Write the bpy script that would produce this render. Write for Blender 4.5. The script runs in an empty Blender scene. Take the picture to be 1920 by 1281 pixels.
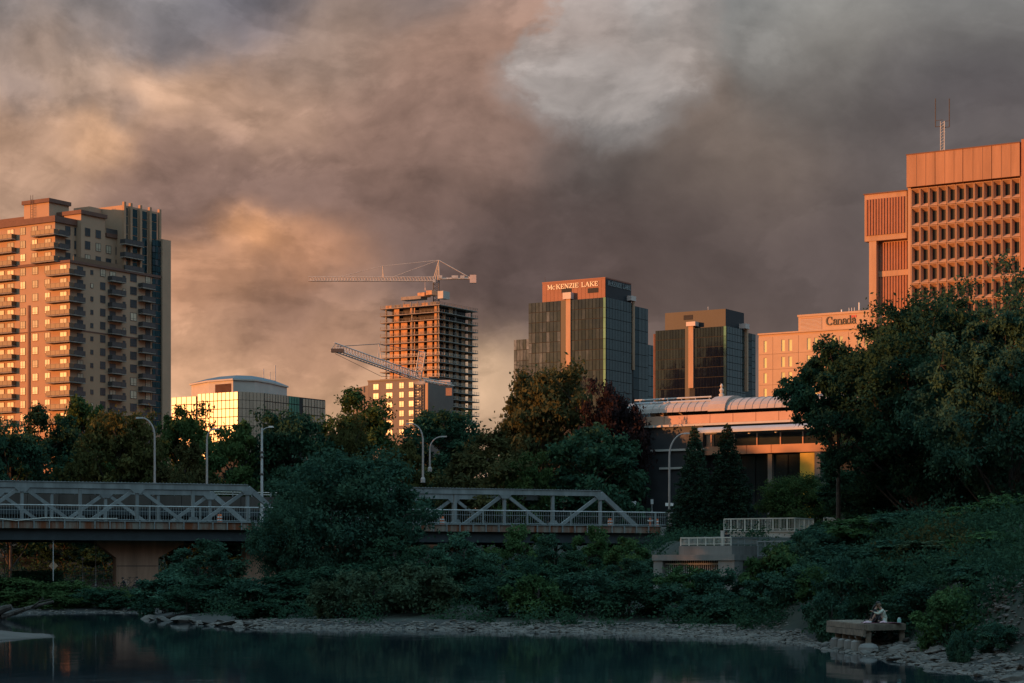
import bpy, math, random
import numpy as np
from mathutils import Vector, Matrix

# ------------------------------------------------------------------ camera, sky, sun, exposure
F, HZ, CH, CX = 3893.0, 1070.0, 3.7, 960.0          # focal length in photo pixels, horizon row, eye height (m)
SUN_AZ, SUN_EL = math.radians(68), math.radians(5.5)  # azimuth measured from straight behind towards the left
SC = bpy.context.scene
COL = SC.collection
cam_d = bpy.data.cameras.new('camera'); cam = bpy.data.objects.new('camera', cam_d); COL.objects.link(cam)
cam.location = (0, 0, CH); cam.rotation_euler = (math.radians(90), 0, 0)
cam_d.sensor_width = 36; cam_d.lens = F / 1920 * 36; cam_d.shift_y = (HZ - 640.5) / 1920
cam_d.clip_start = 0.5; cam_d.clip_end = 20000
SC.camera = cam
SUNV = Vector((-math.sin(SUN_AZ) * math.cos(SUN_EL), -math.cos(SUN_AZ) * math.cos(SUN_EL), math.sin(SUN_EL)))
sd_ = bpy.data.lights.new('sun', 'SUN'); sd_.energy = 5.0; sd_.angle = math.radians(0.6); sd_.color = (1.0, 0.37, 0.12)
sun = bpy.data.objects.new('sun', sd_); COL.objects.link(sun)
sun.rotation_euler = SUNV.to_track_quat('Z', 'Y').to_euler()
SC.view_settings.view_transform = 'Standard'; SC.view_settings.look = 'None'
SC.view_settings.exposure = 0.0; SC.view_settings.gamma = 1.0; SC.view_settings.use_curve_mapping = False
SC.render.engine = 'CYCLES'
SC.cycles.max_bounces = 6; SC.cycles.diffuse_bounces = 3; SC.cycles.glossy_bounces = 3
SC.cycles.transmission_bounces = 3; SC.cycles.transparent_max_bounces = 4
SC.cycles.use_denoising = True
SC.cycles.caustics_reflective = False; SC.cycles.caustics_refractive = False
SC.cycles.sample_clamp_indirect = 4.0

def build_world():
    w = bpy.data.worlds.new('World'); SC.world = w; w.use_nodes = True
    nt = w.node_tree; nt.nodes.clear(); L = nt.links.new
    def N(t, **k):
        n = nt.nodes.new(t)
        for a, b in k.items(): setattr(n, a, b)
        return n
    def put(n, i, v):
        if hasattr(v, 'is_linked') or hasattr(v, 'links'): L(v, n.inputs[i])
        else: n.inputs[i].default_value = v
    def math_(op, a, b=0.0, clamp=False):
        n = N('ShaderNodeMath', operation=op, use_clamp=clamp); put(n, 0, a); put(n, 1, b); return n.outputs[0]
    def ss(x, e0, e1):
        n = N('ShaderNodeMapRange', interpolation_type='SMOOTHSTEP'); put(n, 0, x)
        n.inputs[1].default_value = e0; n.inputs[2].default_value = e1; n.inputs[3].default_value = 0; n.inputs[4].default_value = 1
        if e0 > e1:
            n.inputs[1].default_value = e1; n.inputs[2].default_value = e0; n.inputs[3].default_value = 1; n.inputs[4].default_value = 0
        return n.outputs[0]
    def mixc(f, a, b):
        n = N('ShaderNodeMix', data_type='RGBA'); put(n, 0, f)
        for i, c in ((6, a), (7, b)):
            if isinstance(c, tuple): n.inputs[i].default_value = (*c, 1)
            else: L(c, n.inputs[i])
        return n.outputs[2]
    def vm(op, a, b):
        n = N('ShaderNodeVectorMath', operation=op); put(n, 0, a); put(n, 1, b); return n
    def noise(vec, scale, detail=6, rough=0.55, dist=0.0, stretch=(1, 1, 1)):
        m = vm('MULTIPLY', vec, stretch)
        n = N('ShaderNodeTexNoise'); L(m.outputs[0], n.inputs['Vector']); n.inputs['Scale'].default_value = scale
        n.inputs['Detail'].default_value = detail; n.inputs['Roughness'].default_value = rough; n.inputs['Distortion'].default_value = dist
        return n
    tc = N('ShaderNodeTexCoord'); D = tc.outputs['Generated']
    # clouds boil: bend the directions with two scales of noise before anything is looked up
    w1 = noise(D, 7, 4, 0.55); w2 = noise(D, 24, 5, 0.6)
    o1 = vm('MULTIPLY', vm('SUBTRACT', w1.outputs['Color'], (.5, .5, .5)).outputs[0], (.075, .075, .060))
    o2 = vm('MULTIPLY', vm('SUBTRACT', w2.outputs['Color'], (.5, .5, .5)).outputs[0], (.030, .030, .024))
    DW = vm('ADD', vm('ADD', D, o1.outputs[0]).outputs[0], o2.outputs[0]).outputs[0]
    DS = vm('ADD', D, o1.outputs[0]).outputs[0]
    billow = noise(DS, 19, 6, 0.62, 0.0, (1, 1, 1.3)).outputs['Fac']
    def lump(px, py, sx, sy, vec=DW, tilt=0.0, e=(1.0, 0.0)):
        # an ellipsoidal cloud bank around one direction of the sky
        c = Vector(((px - CX) / F, 1, (HZ - py) / F)).normalized()
        m = N('ShaderNodeMapping', vector_type='TEXTURE'); L(vec, m.inputs[0])
        m.inputs['Location'].default_value = c; m.inputs['Rotation'].default_value = (0, math.radians(tilt), 0)
        m.inputs['Scale'].default_value = (sx / F, 0.6, sy / F)
        ln = N('ShaderNodeVectorMath', operation='LENGTH'); L(m.outputs[0], ln.inputs[0]); v = ln.outputs['Value']
        if vec is DW: v = math_('ADD', v, math_('MULTIPLY', math_('SUBTRACT', billow, .5), 1.0))
        return ss(v, e[0], e[1])
    sx = N('ShaderNodeSeparateXYZ'); L(D, sx.inputs[0]); dx, dy, dz = sx.outputs
    sw = N('ShaderNodeSeparateXYZ'); L(DW, sw.inputs[0]); wx, wz = sw.outputs[0], sw.outputs[2]
    fb = noise(DS, 9, 3, 0.55, 0.0, (1, 1, 2.3)).outputs['Fac']
    fine = noise(DS, 22, 6, 0.56, 0.0, (1, 1, 1.4)).outputs['Fac']
    DL = vm('ADD', DS, (-.0075, -.003, .0045)).outputs[0]     # the same puffs a little towards the light: their lit and shaded flanks
    flank = math_('SUBTRACT', fine, noise(DL, 22, 6, 0.56, 0.0, (1, 1, 1.4)).outputs['Fac'])
    layer = noise(D, 9.5, 9, 0.58, 0.35, (1, 1, 2.0)).outputs['Fac']
    streak = math_('ADD', math_('MULTIPLY', ss(layer, .510, .575), .42), math_('MULTIPLY', ss(layer, .41, .49), .26))   # decks of cloud with clear edges
    # the cloud deck: tones of its banks by direction, blended smoothly into each other
    acc = None; wsum = None
    for px, py, s_, rgb in SKY_TONES:
        c = Vector(((px - CX) / F, 1, (HZ - py) / F)).normalized(); k = F / s_
        dv = vm('MULTIPLY_ADD', DW, (k, k, k * 1.55)); dv.inputs[2].default_value = (-c.x * k, -c.y * k, -c.z * k * 1.55); dd = vm('DOT_PRODUCT', dv.outputs[0], dv.outputs[0]).outputs['Value']
        wgt = math_('POWER', .3679, dd)
        sc = N('ShaderNodeVectorMath', operation='MULTIPLY_ADD'); sc.inputs[0].default_value = tuple(((v / 255 + .055) / 1.055) ** 2.4 for v in rgb); L(wgt, sc.inputs[1])
        if acc is None: sc.inputs[2].default_value = (.0010, .0009, .0009)
        else: L(acc, sc.inputs[2])
        acc = sc.outputs[0]; wsum = math_('ADD', wgt, .006 if wsum is None else wsum)
    dv = N('ShaderNodeVectorMath', operation='DIVIDE'); L(acc, dv.inputs[0]); L(wsum, dv.inputs[1]); col = dv.outputs[0]
    for px, py, a, b, c, amp, tilt, e in SKY_BANKS:
        cn = vm('SCALE', c, (0, 0, 0)); L(math_('ADD', math_('MULTIPLY', fine, .7), .65), cn.inputs['Scale'])
        col = mixc(math_('MULTIPLY', lump(px, py, a, b, DW, tilt, e), amp), col, cn.outputs[0])
    tex = math_('ADD', math_('MULTIPLY', math_('SUBTRACT', fine, .5), .42), math_('MULTIPLY', math_('SUBTRACT', streak, .38), math_('ADD', math_('MULTIPLY', ss(dx, .16, -.10), .45), .32)))
    tex = math_('ADD', tex, math_('MULTIPLY', flank, math_('ADD', math_('MULTIPLY', ss(dx, .12, -.22), 1.2), .35)))
    m_ = N('ShaderNodeVectorMath', operation='SCALE'); L(col, m_.inputs[0]); L(math_('MAXIMUM', math_('ADD', tex, math_('ADD', math_('MULTIPLY', ss(dx, .10, -.16), .28), 1.06)), .45), m_.inputs['Scale']); col = m_.outputs[0]
    # higher up the cloud deck turns pale blue grey
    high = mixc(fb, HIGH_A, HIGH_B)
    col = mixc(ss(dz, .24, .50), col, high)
    # the west is broken cloud: the low sun looks through there
    sky = N('ShaderNodeTexSky', sky_type='NISHITA'); sky.sun_disc = False
    sky.sun_elevation = SUN_EL; sky.sun_rotation = math.atan2(SUNV.x, SUNV.y); sky.air_density = 1.4; sky.dust_density = 2.0
    skym = vm('MULTIPLY', sky.outputs[0], (.10, .10, .10)).outputs[0]
    sdot = vm('DOT_PRODUCT', D, tuple(SUNV)).outputs['Value']
    cov = math_('SUBTRACT', 1.0, math_('MULTIPLY', ss(sdot, .55, .95), .55))
    cov = math_('SUBTRACT', cov, math_('MULTIPLY', ss(fb, .50, .66), math_('MULTIPLY', ss(dz, .25, .5), .35)), True)
    out = mixc(cov, skym, col)
    out = mixc(ss(dz, .0, -.03), out, (.03, .035, .035))
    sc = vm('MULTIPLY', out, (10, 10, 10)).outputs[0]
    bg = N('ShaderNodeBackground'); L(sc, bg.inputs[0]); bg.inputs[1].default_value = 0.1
    o = N('ShaderNodeOutputWorld'); L(bg.outputs[0], o.inputs[0])
    w.cycles.sampling_method = 'MANUAL'; w.cycles.sample_map_resolution = 512

# direction (as photo pixel), spread, tone (display rgb) of the cloud banks
SKY_TONES = [
    (0, 60, 150, (122, 114, 112)), (190, 20, 130, (118, 112, 112)), (340, 55, 95, (104, 101, 105)), (490, 0, 95, (92, 90, 98)), (640, 60, 140, (150, 128, 115)), (850, 80, 150, (160, 128, 112)), (780, 5, 60, (112, 104, 104)),
    (950, 150, 120, (152, 122, 108)), (1400, 50, 140, (136, 134, 131)), (1620, 30, 150, (156, 152, 146)), (1860, 40, 140, (118, 116, 114)), (1820, 170, 150, (86, 82, 85)), (1520, 180, 140, (104, 99, 96)),
    (1280, 235, 110, (132, 116, 106)), (1150, 295, 120, (94, 88, 86)), (1400, 330, 150, (124, 110, 101)), (1500, 500, 220, (92, 81, 79)), (1250, 430, 170, (92, 80, 77)), (900, 260, 150, (138, 112, 101)),
    (700, 250, 150, (138, 110, 98)), (480, 200, 130, (166, 134, 114)), (330, 150, 80, (190, 152, 124)), (130, 140, 110, (166, 138, 118)), (180, 265, 75, (216, 168, 130)), (50, 300, 110, (165, 134, 114)), (320, 330, 120, (126, 101, 91)),
    (500, 355, 120, (112, 90, 82)), (710, 400, 140, (110, 88, 80)), (345, 440, 75, (100, 81, 75)), (450, 455, 60, (226, 162, 114)), (565, 490, 80, (170, 122, 92)), (380, 540, 110, (166, 122, 94)), (520, 605, 130, (116, 91, 82)),
    (400, 675, 110, (206, 158, 124)), (600, 650, 110, (182, 138, 110)), (780, 570, 140, (104, 85, 79)), (940, 470, 150, (97, 81, 77)), (940, 730, 110, (188, 156, 126)), (600, 780, 180, (192, 152, 120)), (1250, 700, 220, (118, 100, 92)),
    (160, 198, 48, (98, 88, 85)), (250, 200, 40, (108, 94, 89)), (20, 180, 50, (112, 102, 100)), (1750, 330, 180, (98, 90, 88)), (1080, 560, 170, (88, 74, 72)), (-250, 300, 250, (175, 138, 112)), (2150, 300, 250, (98, 92, 92)),
]
SKY_BANKS = [
    (1120, 190, 200, 120, (.27, .255, .25), .75, 12, (1.0, .3)),
    (1130, 55, 170, 190, (.365, .325, .305), .75, 0, (1.0, .80)),
    (1260, 60, 110, 150, (.32, .27, .245), .60, 10, (1.0, .4)),
]
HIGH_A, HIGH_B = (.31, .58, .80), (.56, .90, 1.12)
build_world()

# ------------------------------------------------------------------ helpers
random.seed(7); RNG = np.random.default_rng(7)
def W(px, py, d): return Vector(((px - CX) * d / F, d, CH + (HZ - py) * d / F))
def WX(px, d): return (px - CX) * d / F
def WZ(py, d): return CH + (HZ - py) * d / F

def put(o, label=None, cat=None, group=None, kind=None):
    if label: o['label'] = label
    if cat: o['category'] = cat
    if group: o['group'] = group
    if kind: o['kind'] = kind
    return o
def ob(name, data, parent=None, loc=(0, 0, 0), rot=(0, 0, 0), scale=None):
    o = bpy.data.objects.new(name, data); COL.objects.link(o)
    o.location = loc; o.rotation_euler = rot
    if scale is not None: o.scale = scale if hasattr(scale, '__len__') else (scale,) * 3
    if parent: o.parent = parent
    return o
def empty(name, loc, rz=0, label=None, cat=None, group=None):
    o = ob(name, None, None, loc, (0, 0, rz)); o.empty_display_size = 0.3
    return put(o, label, cat, group)
def copy_tree(o, parent=None):
    c = o.copy(); COL.objects.link(c); c.parent = parent
    for ch in list(o.children): copy_tree(ch, c)
    return c

class MB:
    def __init__(s): s.v = []; s.f = []; s.m = []
    def poly(s, pts, mi=0):
        n = len(s.v); s.v += [tuple(p) for p in pts]; s.f.append(tuple(range(n, n + len(pts)))); s.m.append(mi)
    def box(s, x0, x1, y0, y1, z0, z1, mi=0):
        if x0 > x1: x0, x1 = x1, x0
        if y0 > y1: y0, y1 = y1, y0
        if z0 > z1: z0, z1 = z1, z0
        n = len(s.v)
        s.v += [(x, y, z) for z in (z0, z1) for x, y in ((x0, y0), (x1, y0), (x1, y1), (x0, y1))]
        s.f += [tuple(n + i for i in q) for q in ((3, 2, 1, 0), (4, 5, 6, 7), (0, 1, 5, 4), (1, 2, 6, 5), (2, 3, 7, 6), (3, 0, 4, 7))]
        s.m += [mi] * 6; return s
    def prism(s, pts, z0, z1, mi=0):        # counter-clockwise outline
        n = len(s.v); k = len(pts)
        s.v += [(p[0], p[1], z0) for p in pts] + [(p[0], p[1], z1) for p in pts]
        s.f += [tuple(n + i for i in reversed(range(k))), tuple(n + k + i for i in range(k))]
        s.f += [(n + i, n + (i + 1) % k, n + k + (i + 1) % k, n + k + i) for i in range(k)]
        s.m += [mi] * (k + 2); return s
    def extr(s, pts, d, mi=0):              # planar polygon (3d, ccw seen from outside) pushed back by vector d
        n = len(s.v); k = len(pts); d = Vector(d)
        s.v += [tuple(p) for p in pts] + [tuple(Vector(p) + d) for p in pts]
        s.f += [tuple(n + i for i in range(k)), tuple(n + k + i for i in reversed(range(k)))]
        s.f += [(n + (i + 1) % k, n + i, n + k + i, n + k + (i + 1) % k) for i in range(k)]
        s.m += [mi] * (k + 2); return s
    def bar(s, p, q, w, h, mi=0, up=(0, 0, 1)):   # rectangular bar p->q, w across, h along 'up'
        p, q = Vector(p), Vector(q); t = (q - p).normalized(); a = t.cross(Vector(up))
        if a.length < 1e-4: a = t.cross(Vector((0, 1, 0)))
        a.normalize(); b = a.cross(t); a *= w / 2; b *= h / 2
        n = len(s.v)
        for c in (p, q): s.v += [tuple(c - a - b), tuple(c + a - b), tuple(c + a + b), tuple(c - a + b)]
        s.f += [tuple(n + i for i in k) for k in ((3, 2, 1, 0), (4, 5, 6, 7), (0, 1, 5, 4), (1, 2, 6, 5), (2, 3, 7, 6), (3, 0, 4, 7))]
        s.m += [mi] * 6; return s
    def tube(s, p, q, r, n=6, r2=None, mi=0):
        p, q = Vector(p), Vector(q); r2 = r if r2 is None else r2; t = (q - p).normalized()
        a = t.cross(Vector((0, 0, 1)) if abs(t.z) < .95 else Vector((1, 0, 0))).normalized(); b = t.cross(a)
        k = len(s.v)
        for c, rr in ((p, r), (q, r2)):
            for i in range(n):
                an = 2 * math.pi * i / n; s.v.append(tuple(c + a * (rr * math.cos(an)) + b * (rr * math.sin(an))))
        s.f += [(k + i, k + (i + 1) % n, k + n + (i + 1) % n, k + n + i) for i in range(n)]
        s.f += [tuple(k + i for i in reversed(range(n))), tuple(k + n + i for i in range(n))]
        s.m += [mi] * (n + 2); return s
    def path(s, pts, r, n=6, mi=0, r2=None):
        m = len(pts) - 1; r2 = r if r2 is None else r2
        for i in range(m): s.tube(pts[i], pts[i + 1], r + (r2 - r) * i / m, n, r + (r2 - r) * (i + 1) / m, mi)
        return s
    def lathe(s, prof, n=12, c=(0, 0, 0), mi=0):
        k = len(s.v)
        for r, z in prof:
            for i in range(n):
                an = 2 * math.pi * i / n; s.v.append((c[0] + r * math.cos(an), c[1] + r * math.sin(an), c[2] + z))
        for j in range(len(prof) - 1):
            for i in range(n):
                a = k + j * n + i; b = k + j * n + (i + 1) % n; s.f.append((a, b, b + n, a + n)); s.m.append(mi)
        s.f += [tuple(k + i for i in reversed(range(n))), tuple(k + (len(prof) - 1) * n + i for i in range(n))]
        s.m += [mi, mi]; return s
    def mesh(s, name, mats, smooth=False):
        me = bpy.data.meshes.new(name); me.from_pydata(s.v, [], s.f)
        for m in (mats if isinstance(mats, (list, tuple)) else [mats]): me.materials.append(m)
        me.polygons.foreach_set('material_index', s.m)
        if smooth: me.polygons.foreach_set('use_smooth', [True] * len(s.f))
        me.update(); return me
    def build(s, name, mats, parent=None, loc=(0, 0, 0), rot=(0, 0, 0), smooth=False):
        return ob(name, s.mesh(name, mats, smooth), parent, loc, rot)

_cache = {}
def boxmesh(name, dims, mat, centre=True):
    key = (name, tuple(round(d, 3) for d in dims), mat.name)
    if key not in _cache:
        x, y, z = dims; _cache[key] = MB().box(-x / 2, x / 2, -y / 2, y / 2, -z / 2, z / 2).mesh(name, mat)
    return _cache[key]

def M(name, c, r=0.75, var=0.14, scale=1.5, metal=0.0, bump=0.0, streak=False, c2=None, spec=0.4, objvar=0.0, lo=.35, hi=.68, bscale=None):
    m = bpy.data.materials.new(name); m.use_nodes = True; nt = m.node_tree; L = nt.links.new; b = nt.nodes['Principled BSDF']
    b.inputs['Roughness'].default_value = r; b.inputs['Metallic'].default_value = metal; b.inputs['Specular IOR Level'].default_value = spec
    tc = nt.nodes.new('ShaderNodeTexCoord'); oi = nt.nodes.new('ShaderNodeObjectInfo')
    ad = nt.nodes.new('ShaderNodeVectorMath'); ad.operation = 'MULTIPLY_ADD'
    L(oi.outputs['Random'], ad.inputs[0]); ad.inputs[1].default_value = (37, 53, 71); L(tc.outputs['Object'], ad.inputs[2])
    mp = nt.nodes.new('ShaderNodeMapping'); L(ad.outputs[0], mp.inputs[0])
    if streak: mp.inputs['Scale'].default_value = (1, 1, .12)
    n = nt.nodes.new('ShaderNodeTexNoise'); L(mp.outputs[0], n.inputs['Vector']); n.inputs['Scale'].default_value = scale
    n.inputs['Detail'].default_value = 6; n.inputs['Roughness'].default_value = .62
    mr = nt.nodes.new('ShaderNodeMapRange'); L(n.outputs['Fac'], mr.inputs[0]); mr.inputs[1].default_value = lo; mr.inputs[2].default_value = hi
    mx = nt.nodes.new('ShaderNodeMix'); mx.data_type = 'RGBA'; L(mr.outputs[0], mx.inputs[0])
    a = tuple(x * (1 - var) for x in c); d = c2 if c2 else tuple(x * (1 + var) for x in c)
    mx.inputs[6].default_value = (*a, 1); mx.inputs[7].default_value = (*d, 1)
    out = mx.outputs[2]
    if objvar:
        m2 = nt.nodes.new('ShaderNodeMapRange'); L(oi.outputs['Random'], m2.inputs[0]); m2.inputs[3].default_value = 1 - objvar; m2.inputs[4].default_value = 1 + objvar
        vm = nt.nodes.new('ShaderNodeVectorMath'); vm.operation = 'SCALE'; L(out, vm.inputs[0]); L(m2.outputs[0], vm.inputs['Scale']); out = vm.outputs[0]
    L(out, b.inputs['Base Color'])
    if bump:
        bp = nt.nodes.new('ShaderNodeBump'); bp.inputs['Strength'].default_value = bump; bp.inputs['Distance'].default_value = .1
        if bscale:
            n2 = nt.nodes.new('ShaderNodeTexNoise'); L(ad.outputs[0], n2.inputs['Vector']); n2.inputs['Scale'].default_value = bscale; n2.inputs['Detail'].default_value = 3
            L(n2.outputs['Fac'], bp.inputs['Height'])
        else: L(n.outputs['Fac'], bp.inputs['Height'])
        L(bp.outputs[0], b.inputs['Normal'])
    return m

def LEAF(name, c1, c2, tr=.25, c3=None):
    m = bpy.data.materials.new(name); m.use_nodes = True; nt = m.node_tree; L = nt.links.new; nt.nodes.clear()
    g = nt.nodes.new('ShaderNodeNewGeometry'); oi = nt.nodes.new('ShaderNodeObjectInfo'); tc = nt.nodes.new('ShaderNodeTexCoord')
    n = nt.nodes.new('ShaderNodeTexNoise'); L(tc.outputs['Object'], n.inputs['Vector']); n.inputs['Scale'].default_value = .45; n.inputs['Detail'].default_value = 3
    a = nt.nodes.new('ShaderNodeMath'); a.operation = 'MULTIPLY_ADD'; L(g.outputs['Random Per Island'], a.inputs[0]); a.inputs[1].default_value = .36
    mr = nt.nodes.new('ShaderNodeMapRange'); L(n.outputs['Fac'], mr.inputs[0]); mr.inputs[1].default_value = .35; mr.inputs[2].default_value = .65; mr.inputs[4].default_value = .60
    L(mr.outputs[0], a.inputs[2])
    mx = nt.nodes.new('ShaderNodeMix'); mx.data_type = 'RGBA'; L(a.outputs[0], mx.inputs[0])
    mx.inputs[6].default_value = (*c1, 1); mx.inputs[7].default_value = (*c2, 1)
    mo = nt.nodes.new('ShaderNodeMapRange'); L(oi.outputs['Random'], mo.inputs[0]); mo.inputs[3].default_value = .78; mo.inputs[4].default_value = 1.25
    sc = nt.nodes.new('ShaderNodeVectorMath'); sc.operation = 'SCALE'; L(mx.outputs[2], sc.inputs[0]); L(mo.outputs[0], sc.inputs['Scale'])
    d = nt.nodes.new('ShaderNodeBsdfDiffuse'); t = nt.nodes.new('ShaderNodeBsdfTranslucent')
    L(sc.outputs[0], d.inputs[0]); L(sc.outputs[0], t.inputs[0])
    ms = nt.nodes.new('ShaderNodeMixShader'); ms.inputs[0].default_value = tr; L(d.outputs[0], ms.inputs[1]); L(t.outputs[0], ms.inputs[2])
    o = nt.nodes.new('ShaderNodeOutputMaterial'); L(ms.outputs[0], o.inputs[0]); return m

def GLASS(name, c, r=.06, metal=.85, wob=.012, scale=.25, objvar=.25):
    m = M(name, c, r, .06, .6, metal, objvar=objvar); nt = m.node_tree; L = nt.links.new; b = nt.nodes['Principled BSDF']
    tc = nt.nodes.new('ShaderNodeTexCoord'); n = nt.nodes.new('ShaderNodeTexNoise'); n.inputs['Scale'].default_value = scale; n.inputs['Detail'].default_value = 2
    oi = nt.nodes.new('ShaderNodeObjectInfo'); ad = nt.nodes.new('ShaderNodeVectorMath'); ad.operation = 'ADD'
    L(tc.outputs['Object'], ad.inputs[0]); L(oi.outputs['Location'], ad.inputs[1]); L(ad.outputs[0], n.inputs['Vector'])
    bp = nt.nodes.new('ShaderNodeBump'); bp.inputs['Strength'].default_value = wob * 10; bp.inputs['Distance'].default_value = .2
    L(n.outputs['Fac'], bp.inputs['Height']); L(bp.outputs[0], b.inputs['Normal']); return m

mt = {}
mt['concrete'] = M('concrete', (.24, .225, .205), .85, .25, .6, bump=.15, streak=True)
mt['pier'] = M('pier_concrete', (.36, .20, .13), .85, .3, .9, bump=.2, streak=True)
mt['plaster'] = M('terrace_plaster', (.50, .46, .41), .85, .25, .5)
mt['steel'] = M('painted_steel', (.225, .24, .235), .6, .25, 1.0, bump=.05, streak=True, objvar=.10)
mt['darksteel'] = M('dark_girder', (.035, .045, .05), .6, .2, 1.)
mt['rail'] = M('rail_paint', (.24, .26, .255), .5, .1, 2)
mt['railcream'] = M('cream_rail', (.66, .62, .54), .5, .1, 2)
mt['rust'] = M('rusty_panel', (.25, .215, .175), .8, .0, 1.4, streak=True, c2=(.20, .062, .024), lo=.40, hi=.60)
mt['lamp'] = M('lamp_pole', (.42, .36, .33), .5, .1, 2)
mt['lampgrey'] = M('lamp_grey', (.5, .5, .48), .6, .2, 2)
mt['bark'] = M('bark', (.07, .055, .045), .9, .4, 3, bump=.4)
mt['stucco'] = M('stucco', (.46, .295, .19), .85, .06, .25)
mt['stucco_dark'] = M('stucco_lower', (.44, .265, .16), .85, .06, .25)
mt['brown'] = M('brown_trim', (.17, .085, .06), .75, .12, .6)
mt['blind'] = M('window_blinds', (.52, .43, .30), .35, .08, .8, objvar=.3, spec=.6)
mt['pane'] = GLASS('dark_window', (.045, .06, .07), .28, .12)
mt['frame'] = M('window_frame', (.10, .085, .075), .5, .1, 2)
mt['deeppane'] = M('deep_window', (.012, .018, .026), .30, .1, 1, spec=.12)
mt['balcglass'] = M('balcony_glass', (.13, .075, .038), .5, .12, .6, objvar=.25, spec=.6)
mt['balcshade'] = M('balcony_shaded', (.07, .065, .065), .4, .1, 1)  # balcony glass of the faces away from the sun, shade in its colour
mt['slab'] = M('slab_concrete', (.29, .245, .205), .85, .2, .8)
mt['attic'] = M('attic_precast', (.40, .215, .125), .85, .14, .6, streak=True, objvar=.06)
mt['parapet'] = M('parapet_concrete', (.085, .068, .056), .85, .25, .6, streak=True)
mt['orangeconc'] = M('precast', (.47, .285, .175), .85, .13, .7, bump=.05, streak=True, objvar=.05)
mt['precast2'] = M('precast_rib', (.38, .17, .10), .85, .10, .8)
mt['canada'] = M('pale_precast', (.52, .35, .23), .85, .06, .3)
mt['redmetal'] = M('red_metal', (.25, .088, .055), .55, .08, .4)
mt['darkclad'] = M('dark_cladding', (.014, .021, .028), .5, .1, .3)
mt['mirror'] = GLASS('bronze_glass', (.020, .030, .064), .07, .9, .010, objvar=.12)
mt['mirrorblue'] = GLASS('blue_glass', (.10, .19, .23), .07, .9, .010)
mt['teal'] = GLASS('teal_strip_glass', (.022, .075, .10), .1, .7, .006)
mt['cap'] = M('pale_cap', (.62, .50, .44), .6, .05, .5)
mt['goldglass'] = GLASS('pale_gold_glass', (.165, .16, .15), .34, .7, .006, objvar=.06)
mt['greyglass'] = GLASS('grey_green_glass', (.46, .46, .38), .12, .8, .008, objvar=.12)
mt['greenglass'] = GLASS('green_glass', (.10, .30, .24), .1, .8, .008, objvar=.15)
mt['joint'] = M('joint_dark', (.03, .03, .03), .8, .1, 1)
mt['whiteconc'] = M('pale_concrete', (.52, .46, .40), .8, .08, .5)
mt['roofblue'] = M('roof_sheet', (.08, .11, .13), .5, .1, .4)
mt['crane'] = M('crane_paint', (.62, .52, .42), .5, .15, .6)
mt['brick'] = M('orange_block', (.56, .31, .17), .9, .2, .7)
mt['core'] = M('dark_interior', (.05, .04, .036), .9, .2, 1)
mt['midrise'] = M('grey_stucco', (.21, .175, .15), .9, .08, .3)
mt['museumroof'] = M('roof_zinc', (.43, .335, .285), .6, .08, .8)
mt['terracotta'] = M('terracotta_panel', (.52, .29, .19), .7, .08, .5)
mt['silver'] = M('silver_canopy', (.42, .41, .41), .55, .08, .6, metal=.1)
mt['museumshade'] = M('museum_wall', (.04, .04, .042), .6, .15, .5)  # dark wall colour, deepened to stand in for tree shade
mt['museumglass'] = GLASS('museum_glass', (.05, .06, .065), .06, .6, .01)
mt['yellow'] = M('yellow_panel', (.72, .46, .06), .6, .08, .5)
mt['white'] = M('white_paint', (.78, .76, .72), .6, .06, 1)
mt['black'] = M('black_letter', (.02, .02, .02), .5, .1, 1)
mt['cream'] = M('cream_letter', (.80, .68, .50), .5, .05, 1)
mt['red'] = M('flag_red', (.62, .05, .04), .5, .05, 1)
mt['orange'] = M('safety_orange', (.75, .16, .04), .6, .1, 2)
mt['wood'] = M('weathered_timber', (.22, .165, .12), .85, .35, 2.2, bump=.3)
mt['stone'] = M('shore_stone', (.11, .095, .08), .9, .35, 1.5, objvar=.45, bump=.3)
mt['stone2'] = M('wall_stone', (.115, .095, .08), .9, .4, 2.5, objvar=.3, bump=.3)
mt['asphalt'] = M('asphalt', (.055, .055, .055), .9, .2, 1)
mt['soil'] = M('bank_soil', (.022, .034, .022), .95, .4, .35, c2=(.042, .044, .028), bump=.4)
mt['sand'] = M('river_sand', (.095, .08, .068), .95, .2, .8, bump=.2, bscale=4)
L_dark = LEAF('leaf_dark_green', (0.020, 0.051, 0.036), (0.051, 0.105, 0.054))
L_mid = LEAF('leaf_green', (0.031, 0.064, 0.026), (0.090, 0.134, 0.044))
L_gold = LEAF('leaf_olive_gold', (.048, .062, .026), (.150, .135, .045))
L_brown = LEAF('leaf_bronze', (.036, .046, .022), (.105, .092, .036))
L_red = LEAF('leaf_purple', (.022, .018, .020), (.052, .030, .028))
L_spruce = LEAF('spruce_needles', (0.015, 0.036, 0.026), (0.041, 0.072, 0.041), .1)
L_teal = LEAF('leaf_blue_green', (0.028, 0.074, 0.056), (0.072, 0.138, 0.079))
L_willow = LEAF('willow_leaf', (0.045, 0.077, 0.049), (0.109, 0.147, 0.077))
L_fresh = LEAF('leaf_fresh_green', (0.038, 0.084, 0.038), (0.100, 0.173, 0.059))

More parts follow.
